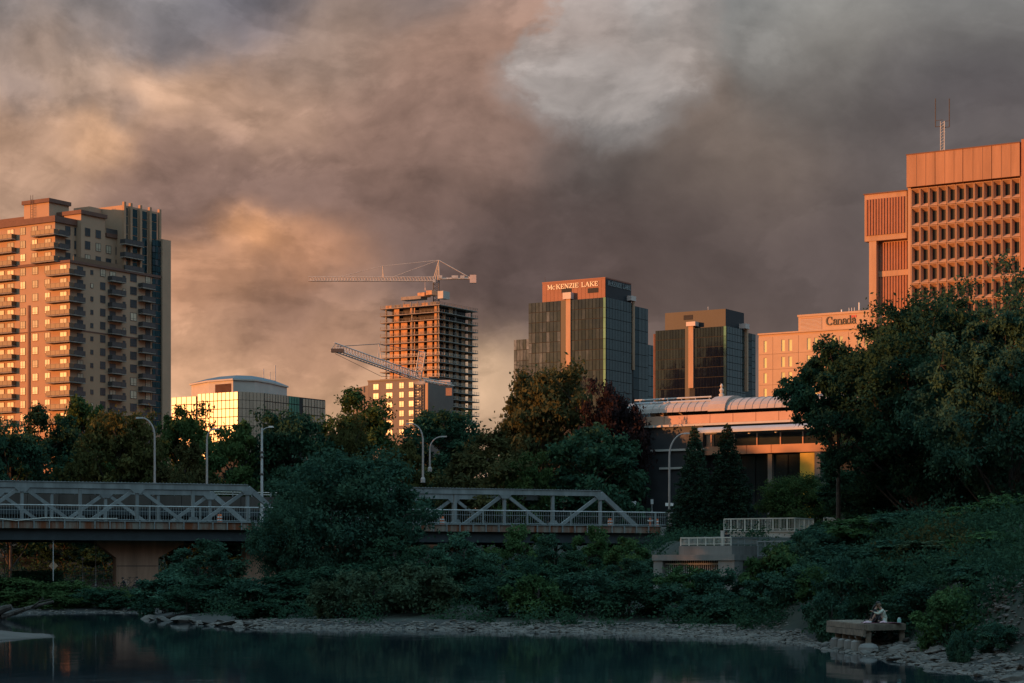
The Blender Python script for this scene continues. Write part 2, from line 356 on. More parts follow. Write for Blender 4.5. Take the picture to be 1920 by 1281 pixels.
# ------------------------------------------------------------------ ground, river, shore
RIVER = [(-26, -80), (-40, 30), (-50, 96), (-36, 103), (-27.5, 109), (-25.4, 115), (-27, 121), (-36, 127), (-52, 133), (-60, 150), (-56, 170),
         (-44, 178), (-37, 184), (-32, 181), (-30, 168), (-28.6, 160), (-23, 147), (-17.8, 136), (-10.4, 131), (-5, 130), (0, 127), (7.5, 122),
         (12, 114), (15.4, 105), (15.0, 97), (15.9, 91), (16.2, 84), (16.4, 78), (17.1, 69), (19, 40), (24, 0), (30, -80)]
def sstep(e0, e1, x):
    t = np.clip((np.asarray(x, float) - e0) / (e1 - e0), 0, 1); return t * t * (3 - 2 * t)
def river_sd(x, y):      # > 0 on land, < 0 in the river
    x = np.asarray(x, float); y = np.asarray(y, float); best = np.full(x.shape, 1e9); inside = np.zeros(x.shape, bool)
    for (ax, ay), (bx, by) in zip(RIVER, RIVER[1:] + RIVER[:1]):
        dx, dy = bx - ax, by - ay; t = np.clip(((x - ax) * dx + (y - ay) * dy) / (dx * dx + dy * dy), 0, 1)
        best = np.minimum(best, (x - ax - t * dx) ** 2 + (y - ay - t * dy) ** 2)
        c = ((ay > y) != (by > y)); inside ^= c & (x < (bx - ax) * (y - ay) / (dy if dy else 1e-9) + ax)
    return np.where(inside, -1, 1) * np.sqrt(best)
def bumps(x, y):
    return (np.sin(x * .71 + 1.3 * np.sin(y * .37)) * np.sin(y * .63 + 1.7 * np.sin(x * .29)) * .5 + np.sin(x * 1.9 + y * 1.1) * np.sin(y * 2.3 - x * .8) * .25)
def ground_z(x, y):
    x = np.asarray(x, float); y = np.asarray(y, float); s = river_sd(x, y)
    right = .5 * sstep(0, 2.6, s) + 2.9 * sstep(2.4, 5.2, s) + 3.3 * sstep(5, 15, s)
    mid = .45 * sstep(0, 4, s) + .9 * sstep(4, 18, s) + .8 * sstep(25, 80, s)
    left = .4 * sstep(0, 4, s) + 1.4 * sstep(9, 20, s)
    wr = sstep(12, 17, x) * sstep(128, 108, y); wl = sstep(-22, -36, x) * sstep(120, 150, y)
    bar = sstep(-15, -24, x) * sstep(140, 134, y) * sstep(96, 101, y)
    z = mid * (1 - wr) * (1 - wl) + right * wr + left * wl
    up = np.maximum(sstep(17.5, 25, x) * sstep(105, 122, y), sstep(150.5, 166, y) * sstep(8, 15, x))   # terrace level
    z = z + (6.4 - z) * up * sstep(3, 9, s)
    z = z * (1 - bar) + bar * .42 * sstep(0, 5, s)
    z = z + (10.0 - z) * sstep(238, 300, y)
    far_left = sstep(-62, -100, x)                      # the wooded rise off to the west, heightened to block the low sun
    z = z + far_left * sstep(230, 190, y) * 15
    z = z + bumps(x, y) * .18 * sstep(1, 6, s) * (1 - bar)
    return np.where(s < 0, -1.2 * sstep(0, 8, -s) - .02, z)
def gz(x, y): return float(ground_z(np.array([x]), np.array([y]))[0])
def grid_mesh(name, xs, ys, zf, mat):
    X, Y = np.meshgrid(xs, ys); Z = zf(X, Y); nx, ny = len(xs), len(ys)
    me = bpy.data.meshes.new(name); n = nx * ny; me.vertices.add(n)
    me.vertices.foreach_set('co', np.stack([X, Y, Z], -1).astype(np.float32).ravel())
    i = (np.arange(ny - 1)[:, None] * nx + np.arange(nx - 1)[None]).ravel(); q = np.stack([i, i + 1, i + nx + 1, i + nx], -1)
    me.loops.add(q.size); me.loops.foreach_set('vertex_index', q.ravel().astype(np.int32))
    me.polygons.add(len(q)); me.polygons.foreach_set('loop_start', np.arange(0, q.size, 4, dtype=np.int32))
    me.materials.append(mat); me.polygons.foreach_set('use_smooth', [True] * len(q)); me.update(calc_edges=True); return me
def soil_material():
    m = mt['soil']; nt = m.node_tree; L = nt.links.new; b = nt.nodes['Principled BSDF']; old = b.inputs['Base Color'].links[0].from_socket
    g = nt.nodes.new('ShaderNodeNewGeometry'); sx = nt.nodes.new('ShaderNodeSeparateXYZ'); L(g.outputs['Position'], sx.inputs[0])
    n = nt.nodes.new('ShaderNodeTexNoise'); L(g.outputs['Position'], n.inputs['Vector']); n.inputs['Scale'].default_value = .8; n.inputs['Detail'].default_value = 5
    ma = nt.nodes.new('ShaderNodeMath'); ma.operation = 'MULTIPLY_ADD'; L(n.outputs['Fac'], ma.inputs[0]); ma.inputs[1].default_value = .8; L(sx.outputs[2], ma.inputs[2])
    mr = nt.nodes.new('ShaderNodeMapRange'); L(ma.outputs[0], mr.inputs[0]); mr.inputs[1].default_value = .98; mr.inputs[2].default_value = .70
    n2 = nt.nodes.new('ShaderNodeTexNoise'); L(g.outputs['Position'], n2.inputs['Vector']); n2.inputs['Scale'].default_value = 6; n2.inputs['Detail'].default_value = 5
    cr = nt.nodes.new('ShaderNodeMix'); cr.data_type = 'RGBA'; L(n2.outputs['Fac'], cr.inputs[0]); cr.inputs[6].default_value = (.012, .012, .011, 1); cr.inputs[7].default_value = (.055, .048, .040, 1)
    mx = nt.nodes.new('ShaderNodeMix'); mx.data_type = 'RGBA'; L(mr.outputs[0], mx.inputs[0]); L(old, mx.inputs[6]); L(cr.outputs[2], mx.inputs[7])
    L(mx.outputs[2], b.inputs['Base Color'])
soil_material()
xs = np.concatenate([[-9000, -4000, -2000, -1000, -500, -300, -200], np.arange(-150, -62, 4), np.arange(-62, 60, .8), np.arange(60, 150, 5), [200, 300, 500, 1000, 2000, 4000, 9000]])
ys = np.concatenate([[-600, -300, -150, -80], np.arange(-40, 60, 4), np.arange(60, 245, .9), np.arange(245, 320, 5), [360, 420, 520, 700, 1000, 2000, 4000, 9000, 14000]])
ground = ob('ground', grid_mesh('ground', xs, ys, ground_z, mt['soil'])); ground['kind'] = 'structure'

def water_material():
    m = bpy.data.materials.new('river_water'); m.use_nodes = True; nt = m.node_tree; L = nt.links.new; b = nt.nodes['Principled BSDF']
    b.inputs['Base Color'].default_value = (.013, .027, .034, 1); b.inputs['Roughness'].default_value = .045; b.inputs['IOR'].default_value = 1.33
    tc = nt.nodes.new('ShaderNodeTexCoord'); mp = nt.nodes.new('ShaderNodeMapping'); L(tc.outputs['Object'], mp.inputs[0]); mp.inputs['Scale'].default_value = (.55, .30, 1)
    n = nt.nodes.new('ShaderNodeTexNoise'); L(mp.outputs[0], n.inputs['Vector']); n.inputs['Scale'].default_value = 1.5; n.inputs['Detail'].default_value = 4
    n2 = nt.nodes.new('ShaderNodeTexNoise'); L(tc.outputs['Object'], n2.inputs['Vector']); n2.inputs['Scale'].default_value = .06; n2.inputs['Detail'].default_value = 3
    mr = nt.nodes.new('ShaderNodeMapRange'); L(n2.outputs['Fac'], mr.inputs[0]); mr.inputs[1].default_value = .42; mr.inputs[2].default_value = .68; mr.inputs[3].default_value = .10; mr.inputs[4].default_value = .5
    bp = nt.nodes.new('ShaderNodeBump'); L(mr.outputs[0], bp.inputs['Strength']); bp.inputs['Distance'].default_value = .035; L(n.outputs['Fac'], bp.inputs['Height'])
    L(bp.outputs[0], b.inputs['Normal']); return m
water = ob('river_water', MB().box(-75, 60, -70, 195, -.6, 0).mesh('river_water', water_material())); water['kind'] = 'structure'
sandbar = ob('sand_bar', grid_mesh('sand_bar', np.linspace(-52, -24.5, 60), np.linspace(98, 134, 60),
             lambda x, y: np.where(river_sd(x, y) > -.2, ground_z(x, y) + .03, -1.5), mt['sand'])); sandbar['kind'] = 'structure'

# ---- stones
def stone_mesh(seed, mat, name='stone'):
    r = np.random.default_rng(seed); mb = MB(); n, rings = 7, [(-.5, .55), (-.15, .95), (.25, .85), (.5, .42)]
    k = 0
    for z, rad in rings:
        for i in range(n):
            a = 2 * math.pi * i / n + r.uniform(-.25, .25); q = rad * r.uniform(.68, 1.12)
            mb.v.append((q * math.cos(a), q * .75 * math.sin(a), z * .62 + r.uniform(-.1, .1)))
    for j in range(3):
        for i in range(n): a = j * n + i; b = j * n + (i + 1) % n; mb.f.append((a, b, b + n, a + n)); mb.m.append(0)
    mb.f += [tuple(reversed(range(n))), tuple(range(3 * n, 4 * n))]; mb.m += [0, 0]
    return mb.mesh(name, mat)
STONES = [stone_mesh(i, mt['stone']) for i in range(7)]
def shore_points(n, smin, smax, box, seed, power=1.0):
    r = np.random.default_rng(seed); out = []
    while len(out) < n:
        x = r.uniform(box[0], box[1], 4000); y = r.uniform(box[2], box[3], 4000); s = river_sd(x, y)
        ok = (s > smin) & (s < smin + (smax - smin) * r.uniform(0, 1, 4000) ** power)
        out += list(zip(x[ok], y[ok]))
    return out[:n]
rs = random.Random(3)
def lay_stones(pts, s0, s1, flat=(.5, .9)):
    for x, y in pts:
        s = rs.uniform(s0, s1) * (1.6 if rs.random() < .08 else 1)
        ob('stone', rs.choice(STONES), ground, (x, y, gz(x, y) + s * .12), (rs.uniform(-.35, .35), rs.uniform(-.35, .35), rs.uniform(0, 6.3)), (s, s * rs.uniform(.7, 1.1), s * rs.uniform(*flat)))
lay_stones(shore_points(190, -.5, 2.8, (14.5, 20, 68, 104), 1), .16, .42)
lay_stones(shore_points(70, -.3, 3.0, (-2, 15, 104, 130), 2), .18, .42)
lay_stones(shore_points(26, -.3, 1.6, (-28, -16, 134, 160), 4), .45, 1.0, (.35, .6))
lay_stones(shore_points(16, -.3, 2.0, (-18, 0, 126, 140), 5), .25, .5)
def merged_stones(name, pts, s0, s1, mat, parent=None, seed=0, lift=.1, zf=ground_z):
    r = np.random.default_rng(seed); base = [np.array([v.co for v in m.vertices]) for m in STONES]
    fq = [p.vertices[:] for p in STONES[0].polygons]; V = []; Fc = []; k = 0
    P = np.array(pts); Z = zf(P[:, 0], P[:, 1])
    for i, (x, y) in enumerate(pts):
        b = base[i % 7]; s = r.uniform(s0, s1); a = r.uniform(0, 6.3); t = r.uniform(-.4, .4)
        c = np.stack([b[:, 0] * math.cos(a) - b[:, 1] * math.sin(a), b[:, 0] * math.sin(a) + b[:, 1] * math.cos(a), b[:, 2] * r.uniform(.5, .9) + b[:, 0] * t * .4], -1) * s + [x, y, Z[i] + s * lift]
        V += c.tolist(); Fc += [tuple(q + k for q in f) for f in fq]; k += len(b)
    me = bpy.data.meshes.new(name); me.from_pydata(V, [], Fc); me.materials.append(mat); me.update()
    return ob(name, me, parent)
gravel = merged_stones('shore_gravel', shore_points(1500, -.6, 3.6, (14, 21, 66, 106), 11) + shore_points(2600, -.5, 5.0, (-2, 15.5, 104, 131), 12)
                       + shore_points(1500, -.4, 4.0, (-20, 2, 125, 142), 13) + shore_points(260, -.3, 2.5, (-46, -30, 172, 190), 14), .07, .24, mt['stone'])
put(gravel, 'pale grey gravel and small stones along the river edge', 'gravel', kind='stuff')

# ------------------------------------------------------------------ vegetation
def quads_mesh(name, C, U, V, mat):
    n = len(C); co = np.empty((n, 4, 3), np.float32)
    co[:, 0] = C - U; co[:, 1] = C - V * .8 + U * .1; co[:, 2] = C + U; co[:, 3] = C + V * .8 + U * .1
    me = bpy.data.meshes.new(name); me.vertices.add(4 * n); me.vertices.foreach_set('co', co.ravel())
    me.loops.add(4 * n); me.loops.foreach_set('vertex_index', np.arange(4 * n, dtype=np.int32))
    me.polygons.add(n); me.polygons.foreach_set('loop_start', np.arange(0, 4 * n, 4, dtype=np.int32))
    me.materials.append(mat); me.update(calc_edges=True); return me
def leaf_frames(r, n, size, upbias=.5, out=None):
    N = r.normal(size=(n, 3)); N /= np.linalg.norm(N, axis=1, keepdims=True); N[:, 2] += upbias
    if out is not None: N += out * .7
    N /= np.linalg.norm(N, axis=1, keepdims=True) + 1e-9
    T = r.normal(size=(n, 3)); U = np.cross(N, T); U /= np.linalg.norm(U, axis=1, keepdims=True) + 1e-9; Vv = np.cross(N, U)
    s = size * r.uniform(.6, 1.35, (n, 1)); return U * s * .5, Vv * s * .34
def tree_data(seed, h, rx, base, nlobe, nblob, nleaf, leaf, lean=0., blob=.62, ry=None, droop=0., hang=0.):
    """h height, rx crown half width, base = height where the crown starts. Returns crown arrays and a wood MB."""
    r = np.random.default_rng(seed); ry = ry or rx; wood = MB(); cz = (h + base) / 2; rz = (h - base) / 2
    tw = max(.12, h * .018)
    top = np.array([lean * h * .3, 0, base + (h - base) * .72])
    tp = [Vector((0, 0, -.6)), Vector((lean * base * .3, 0, base * .7)), Vector(tuple(top * [1, 1, .8])), Vector(tuple(top))]
    wood.path(tp, tw, 7, r2=tw * .25)
    lobes = []; ga = math.pi * (3 - math.sqrt(5)); ph = r.uniform(0, 6)
    for i in range(nlobe):
        u = 1 - 2 * (i + .5) / nlobe; u = u * .92 + .05; a = ga * i + ph + r.uniform(-.3, .3); q = math.sqrt(max(0, 1 - u * u)) * r.uniform(.42, .92)
        prof = 1.0 if u < .2 else (1 - .25 * (u - .2))
        c = np.array([rx * q * prof * math.cos(a), ry * q * prof * math.sin(a), cz + rz * u * r.uniform(.56, .92)])
        c[0] += lean * (c[2]) * .25
        lobes.append((c, r.uniform(.17, .42) * min(rx, ry, rz * 1.3)))
    Cs = []; Os = []
    for c, lr in lobes:
        st = np.array([c[0] * .12, c[1] * .12, max(base * .75, c[2] - lr * .6 - np.hypot(c[0], c[1]) * .55)])
        mid = (st + c) / 2 + r.normal(size=3) * .25
        wood.path([Vector(st), Vector(mid), Vector(c)], tw * .42, 5, r2=tw * .10)
        for b in range(nblob):
            d = r.normal(size=3); d /= np.linalg.norm(d); d[2] = d[2] * .8 + .15
            bc = c + d * lr * r.uniform(.45, 1.12); br = lr * blob * r.uniform(.45, .95)
            if b % 3 == 0: wood.tube(Vector(c), Vector(bc), tw * .10, 4, tw * .03)
            m = int(nleaf * r.uniform(.6, 1.4)); g = r.normal(size=(m, 3)) * [.55, .55, .38] * br
            if droop: g[:, 2] -= droop * np.hypot(g[:, 0], g[:, 1])
            if hang: g[:, 2] -= np.abs(r.normal(size=m)) * hang
            Cs.append(bc + g); Os.append(np.tile(d, (m, 1)))
    C = np.concatenate(Cs); O = np.concatenate(Os); U, V = leaf_frames(r, len(C), leaf, .45, O)
    return C, U, V, wood
TREES = {}
def tree_kind(key, seed, **k):
    C, U, V, wood = tree_data(seed, **k); TREES[key] = (C, U, V, wood.mesh('trunk', mt['bark']), float(np.percentile(C[:, 2], 99.6)), float(np.percentile(np.abs(C[:, :2]), 99.3)))
    TREES[key + '_m'] = {}
def add_tree(name, key, x, y, height, width, mat, label, cat='tree', group=None, rz=0, z=None):
    C, U, V, wm, h, rx = TREES[key]; c = TREES[key + '_m']
    if mat.name not in c: c[mat.name] = quads_mesh('crown', C, U, V, mat)
    z = gz(x, y) if z is None else z
    e = empty(name, (x, y, z), rz, label, cat, group); s = (width / (2 * rx), width / (2 * rx), height / h)
    ob('trunk', wm, e, scale=s); ob('crown', c[mat.name], e, scale=s); return e
tree_kind('a', 1, h=15, rx=6.3, base=2.2, nlobe=16, nblob=14, nleaf=105, leaf=.44)
tree_kind('b', 2, h=15, rx=6.0, base=2.0, nlobe=19, nblob=12, nleaf=105, leaf=.44, blob=.55)
tree_kind('c', 3, h=15, rx=5.2, base=1.8, nlobe=14, nblob=16, nleaf=105, leaf=.44, lean=.1)
tree_kind('d', 4, h=15, rx=5.8, base=2.4, nlobe=22, nblob=11, nleaf=100, leaf=.42, blob=.6)
tree_kind('layer', 5, h=13, rx=7.2, base=1.0, nlobe=30, nblob=12, nleaf=120, leaf=.34, blob=.62, droop=.18)
tree_kind('big', 6, h=18, rx=9.5, base=.6, nlobe=46, nblob=12, nleaf=165, leaf=.34, blob=.44)
tree_kind('big2', 8, h=18, rx=8.5, base=.5, nlobe=40, nblob=12, nleaf=165, leaf=.34, blob=.46)
tree_kind('high', 14, h=15, rx=6.0, base=7.5, nlobe=20, nblob=12, nleaf=120, leaf=.36, blob=.5)
tree_kind('bush', 7, h=4.2, rx=2.6, base=.15, nlobe=11, nblob=9, nleaf=85, leaf=.27, blob=.75)
tree_kind('bush2', 9, h=5.5, rx=2.7, base=.2, nlobe=13, nblob=9, nleaf=85, leaf=.27, blob=.7)
tree_kind('willow', 10, h=3.0, rx=2.6, base=.1, nlobe=11, nblob=9, nleaf=95, leaf=.23, blob=.75, hang=.25)

def spruce_data(seed, h, r0):
    r = np.random.default_rng(seed); wood = MB().tube((0, 0, -.5), (0, 0, h), .22, 6, .03); Cs = []
    z = .5
    while z < h - .15:
        R = r0 * (1 - z / h) ** .85 + .12; nb = max(5, int(9 * R / r0) + 4); a0 = r.uniform(0, 6)
        for i in range(nb):
            a = a0 + 6.283 * i / nb + r.uniform(-.2, .2); Lr = R * r.uniform(.72, 1.15); m = int(34 * Lr) + 10
            t = np.sqrt(r.uniform(.02, 1, m)); w = .34 * Lr * (1 - t) + .14
            px = t * Lr; py = r.normal(size=m) * w * .55; pz = -.30 * px + .10 * px * px / max(Lr, .1) + r.normal(size=m) * .09 - np.abs(py) * .25
            Cs.append(np.stack([px * math.cos(a) - py * math.sin(a), px * math.sin(a) + py * math.cos(a), z + pz], -1))
            wood.tube((0, 0, z), (Lr * .9 * math.cos(a), Lr * .9 * math.sin(a), z - .2 * Lr), .04, 4, .01)
        z += .30
    C = np.concatenate(Cs); U, V = leaf_frames(r, len(C), .26, .3); return C, U, V * .7, wood
C, U, V, wd = spruce_data(21, 11, 2.6); TREES['spruce'] = (C, U, V, wd.mesh('trunk', mt['bark']), 11, 2.6); TREES['spruce_m'] = {}

def tree_px(name, key, px, top, wpx, d, mat, label, group=None, rz=0, sink=0., cat='tree'):
    x = WX(px, d); z = gz(x, d) - sink
    return add_tree(name, key, x, d, WZ(top, d) - z, wpx * d / F, mat, label, cat, group, rz, z)
BG = 'trees behind the bridge'
for a in [
    ('broadleaf_tree', 'b', 20, 795, 190, 246, L_dark, 'dark green tree at the picture edge below the balcony tower'),
    ('broadleaf_tree', 'a', 72, 768, 170, 262, L_dark, 'dark round tree in front of the sunlit corner of the balcony tower'),
    ('broadleaf_tree', 'c', 160, 752, 150, 270, L_mid, 'tall tree rising below the shaded face of the balcony tower'),
    ('broadleaf_tree', 'd', 225, 775, 190, 248, L_gold, 'broad olive green tree behind the leftmost curved street lamp'),
    ('broadleaf_tree', 'b', 345, 766, 150, 274, L_mid, 'tall tree between the balcony tower and the pale glass office'),
    ('broadleaf_tree', 'a', 345, 835, 150, 240, L_brown, 'bronze tinged tree between two curved street lamps behind the truss'),
    ('broadleaf_tree', 'c', 432, 795, 150, 256, L_mid, 'tree with gaps in front of the pale glass office'),
    ('broadleaf_tree', 'd', 545, 778, 180, 258, L_dark, 'dark tree just right of the tall grey utility pole'),
    ('broadleaf_tree', 'a', 668, 735, 170, 300, L_mid, 'green tree topping the row left of the construction cranes'),
    ('broadleaf_tree', 'b', 655, 790, 120, 262, L_gold, 'golden leaved tree glowing in the sun behind the central riverside tree'),
    ('broadleaf_tree', 'c', 750, 832, 120, 242, L_gold, 'small gold tipped tree beside the curved lamp in mid picture'),
    ('broadleaf_tree', 'd', 830, 772, 190, 310, L_dark, 'dark dome shaped tree at the foot of the unfinished tower'),
    ('broadleaf_tree', 'a', 910, 812, 210, 244, L_brown, 'bronze leaved broad tree above the right truss span'),
    ('broadleaf_tree', 'd', 1018, 692, 220, 256, L_brown, 'tallest bronze green tree in front of the dark glass office tower'),
    ('broadleaf_tree', 'b', 1152, 722, 150, 249, L_red, 'dark purple leaved tree beside the museum roof'),
    ('broadleaf_tree', 'c', 1120, 800, 210, 242, L_dark, 'dark shaded tree left of the museum below the purple tree'),
    ('broadleaf_tree', 'b', 975, 855, 150, 240, L_mid, 'low tree between the bronze trees just above the truss'),
]: tree_px(*a, group=BG, rz=random.uniform(0, 6.28))
# low dark trees seen under the deck and filling the park behind the bridge
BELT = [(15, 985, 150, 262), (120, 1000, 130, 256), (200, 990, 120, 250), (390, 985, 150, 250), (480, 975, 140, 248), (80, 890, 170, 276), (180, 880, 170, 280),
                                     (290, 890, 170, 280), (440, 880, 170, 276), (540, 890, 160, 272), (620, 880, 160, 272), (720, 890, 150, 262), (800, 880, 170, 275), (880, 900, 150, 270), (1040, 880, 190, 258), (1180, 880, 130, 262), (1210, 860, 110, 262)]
def belt_labels():
    its = [(px, d, top) for px, top, w, d in BELT]
    ords = 'first second third fourth fifth sixth seventh eighth ninth tenth eleventh twelfth thirteenth'.split(); out = {}
    for low in (True, False):
        for n_, it in enumerate(sorted(i for i in its if (i[2] > 950) == low)): out[it] = f'shaded dark tree, {ords[n_]} from the left ' + ('seen under the bridge deck' if low else 'in the belt right behind the truss')
    return [out[i] for i in its]
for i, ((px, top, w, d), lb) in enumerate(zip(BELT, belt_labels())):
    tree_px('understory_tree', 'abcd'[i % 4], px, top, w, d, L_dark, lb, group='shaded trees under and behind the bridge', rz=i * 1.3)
tree_px('riverside_tree', 'layer', 645, 850, 320, 186, L_teal, 'broad layered blue green tree standing before the gap between the truss spans', rz=.4)
tree_px('riverside_tree', 'layer', 545, 940, 150, 180, L_teal, 'smaller dark tree hiding the end of the left truss span', rz=2.4)
tree_px('riverside_tree', 'bush2', 372, 1015, 175, 186, L_teal, 'bushy dark tree beside the hammerhead bridge pier', rz=1.0)
tree_px('spruce', 'spruce', 1302, 797, 120, 212, L_spruce, 'slim dark spruce next to the street lamp by the bridge end')
tree_px('spruce', 'spruce', 1364, 793, 140, 205, L_spruce, 'larger spruce in front of the museum window band', rz=2)
tree_px('park_tree', 'layer', 1495, 893, 170, 192, L_mid, 'small spreading green tree above the cream terrace railing', rz=1.2)
tree_px('park_tree', 'big', 1735, 572, 420, 152, L_dark, 'huge dark maple in front of the orange concrete office block', rz=.8)
tree_px('park_tree', 'big2', 1895, 518, 350, 138, L_teal, 'big green maple cut by the right picture edge', rz=2.1)
tree_px('park_tree', 'big2', 1790, 556, 330, 162, L_dark, 'dark maple standing between the two largest maples', rz=4.4)
tree_px('park_tree', 'high', 1572, 640, 215, 158, L_dark, 'dark spreading tree hiding the right end of the museum roof', rz=3.1)
for i, (px, top, w, d, nth) in enumerate([(1600, 880, 170, 165, 'leftmost low'), (1700, 880, 200, 168, 'second low'), (1800, 870, 200, 172, 'third low'), (1900, 860, 190, 150, 'rightmost low'), (1610, 800, 170, 176, 'left taller'), (1760, 790, 200, 176, 'right taller')]):
    tree_px('understory_tree', 'bd'[i % 2], px, top, w, d, L_dark, f'{nth} shaded tree tucked under the crowns of the big maples', group='lower trees under the maples', rz=i * 1.7)

ORD = 'first second third fourth fifth sixth seventh eighth ninth tenth eleventh twelfth thirteenth fourteenth fifteenth sixteenth seventeenth eighteenth nineteenth twentieth'.split()
GREEN = {'leaf_dark_green': 'dark green', 'leaf_blue_green': 'blue green', 'leaf_fresh_green': 'fresh green', 'willow_leaf': 'grey green', 'leaf_green': 'green'}
def row_labels(items, row_of, text):
    # items (px, material, ...): the place of each one in its row, counted from the left
    out = {}
    for r_ in set(map(row_of, items)):
        for n_, it in enumerate(sorted((i for i in items if row_of(i) == r_), key=lambda i: i[0])): out[it] = text(it, ORD[n_], r_)
    return [out[i] for i in items]
SH = 'shrubs of the riverside thicket'
rr = random.Random(12)
THICKET = [
    ('bush2', 870, 1010, 150, 178, L_teal), ('bush2', 985, 997, 130, 172, L_fresh), ('bush2', 1040, 1015, 120, 166, L_teal), ('bush2', 1105, 1000, 120, 172, L_fresh),
    ('bush2', 1165, 1020, 130, 166, L_fresh), ('bush2', 1220, 1045, 110, 158, L_teal), ('bush', 1290, 1058, 120, 140, L_fresh), ('bush', 1350, 1062, 110, 138, L_teal),
    ('bush2', 930, 1050, 140, 158, L_teal), ('bush2', 800, 1035, 140, 168, L_dark), ('bush2', 740, 1020, 150, 172, L_dark), ('bush2', 1090, 1065, 140, 150, L_dark),
    ('bush2', 1170, 1080, 130, 144, L_teal), ('bush', 1010, 1085, 130, 146, L_dark), ('bush', 880, 1085, 130, 148, L_dark), ('bush', 640, 1070, 150, 158, L_dark), ('bush', 540, 1075, 150, 162, L_dark),
    ('willow', 700, 1098, 140, 142, L_willow), ('willow', 790, 1095, 140, 141, L_willow), ('willow', 640, 1120, 110, 140, L_willow), ('bush', 930, 1118, 110, 138, L_teal), ('willow', 1010, 1115, 120, 136, L_fresh),
    ('bush', 1100, 1105, 130, 137, L_teal), ('bush', 1180, 1120, 130, 133, L_dark), ('bush', 1250, 1090, 130, 134, L_teal), ('willow', 1330, 1110, 140, 128, L_teal), ('bush', 1390, 1120, 90, 126, L_dark),
    ('bush', 1450, 1060, 130, 128, L_fresh), ('bush2', 1495, 1040, 140, 130, L_teal), ('bush', 1510, 1090, 120, 118, L_teal), ('bush', 1440, 1110, 110, 120, L_teal), ('bush', 1545, 1100, 110, 112, L_fresh),
    ('bush', 310, 1080, 130, 172, L_teal), ('bush', 400, 1085, 150, 164, L_dark), ('bush', 470, 1090, 130, 158, L_teal), ('bush', 560, 1110, 130, 150, L_dark), ('bush', 350, 1110, 110, 160, L_dark), ('willow', 490, 1135, 120, 144, L_dark),
    ('bush', 20, 1085, 150, 194, L_mid), ('bush', 130, 1090, 120, 192, L_mid), ('bush', 190, 1105, 110, 188, L_dark), ('willow', 80, 1108, 130, 186, L_mid), ('willow', 245, 1118, 90, 186, L_dark),
]
def thicket_row(i): return 0 if i[0] < 260 else 1 if i[0] < 600 else 2 if i[2] >= 156 else 3 if i[2] >= 141.5 else 4
ROWN = ['on the left bank below the park path', 'by the pier foot', 'in the back row below the bridge girder', 'in the middle row of the thicket', 'in the front row along the gravel']
its = [(px, m.name, d) for key, px, top, w, d, m in THICKET]
LIFT = (0, 4, 10, 30, 34)        # the thicket stands tall, its front almost like a hedge
for (key, px, top, w, d, m), lb in zip(THICKET, row_labels(its, thicket_row, lambda i, o, r_: f'{GREEN[i[1]]} shrub, {o} from the left {ROWN[r_]}')):
    tree_px('shrub', key, px, top - (LIFT[thicket_row((px, m.name, d))] if not 1205 < px < 1425 else -6), w, d, m, lb, group=SH, rz=rr.uniform(0, 6.3), sink=.25, cat='shrub')
SL = 'shrubs on the vine covered slope'
SLOPE = [
    ('bush', 1590, 1062, 110, 108, L_teal), ('bush', 1655, 1068, 120, 104, L_dark), ('bush2', 1745, 1050, 120, 102, L_teal), ('bush', 1830, 1075, 110, 92, L_teal), ('bush', 1720, 1105, 110, 96, L_teal), ('bush', 1775, 1120, 110, 88, L_fresh), ('bush', 1680, 1128, 80, 99, L_dark), ('willow', 1560, 1130, 80, 106, L_teal),
    ('bush', 1560, 1010, 160, 136, L_teal), ('bush', 1640, 985, 170, 132, L_fresh), ('bush', 1730, 975, 180, 126, L_teal), ('bush2', 1830, 960, 180, 122, L_fresh), ('bush', 1910, 945, 170, 118, L_fresh),
    ('bush', 1600, 1040, 150, 120, L_teal), ('bush', 1690, 1030, 170, 114, L_teal), ('willow', 1790, 1030, 180, 110, L_willow), ('bush', 1880, 1015, 170, 106, L_fresh), ('bush', 1530, 1000, 120, 142, L_dark),
    ('willow', 1850, 1060, 160, 98, L_teal), ('bush', 1880, 1170, 90, 80, L_teal), ('willow', 1800, 1185, 46, 80, L_teal),
]
its = [(px, m.name, d) for key, px, top, w, d, m in SLOPE]
for (key, px, top, w, d, m), lb in zip(SLOPE, row_labels(its, lambda i: 0 if i[2] >= 117 else 1 if i[2] > 90 else 2, lambda i, o, r_: f'{GREEN[i[1]]} shrub, {o} from the left ' + ['along the top of the creeper slope', 'halfway down the creeper slope', 'at the foot of the gabion stones'][r_])):
    tree_px('shrub', key, px, top - (16 if d > 86 else 0), w * 1.12, d, m, lb, group=SL, rz=rr.uniform(0, 6.3), sink=.3, cat='shrub')

def cover(name, n, box, test, mat, leaf, rad, per, seed, label, cat):
    r = np.random.default_rng(seed); P = []
    while len(P) < n:
        x = r.uniform(box[0], box[1], 3000); y = r.uniform(box[2], box[3], 3000); ok = test(x, y, river_sd(x, y)); P += list(zip(x[ok], y[ok]))
    P = np.array(P[:n]); Z = ground_z(P[:, 0], P[:, 1]); Cs = []
    for (x, y), z in zip(P, Z):
        R = rad * r.uniform(.5, 1.4); m = int(per * r.uniform(.6, 1.4)); g = r.normal(size=(m, 3)) * [.6 * R, .6 * R, .42 * R]
        gx, gy = x + g[:, 0], y + g[:, 1]; Cs.append(np.stack([gx, gy, np.maximum(ground_z(gx, gy) + .04, z + R * .35 + g[:, 2])], -1))
    C = np.concatenate(Cs); U, V = leaf_frames(r, len(C), leaf, .5); o = ob(name, quads_mesh(name, C, U, V, mat)); put(o, label, cat, kind='stuff'); return o
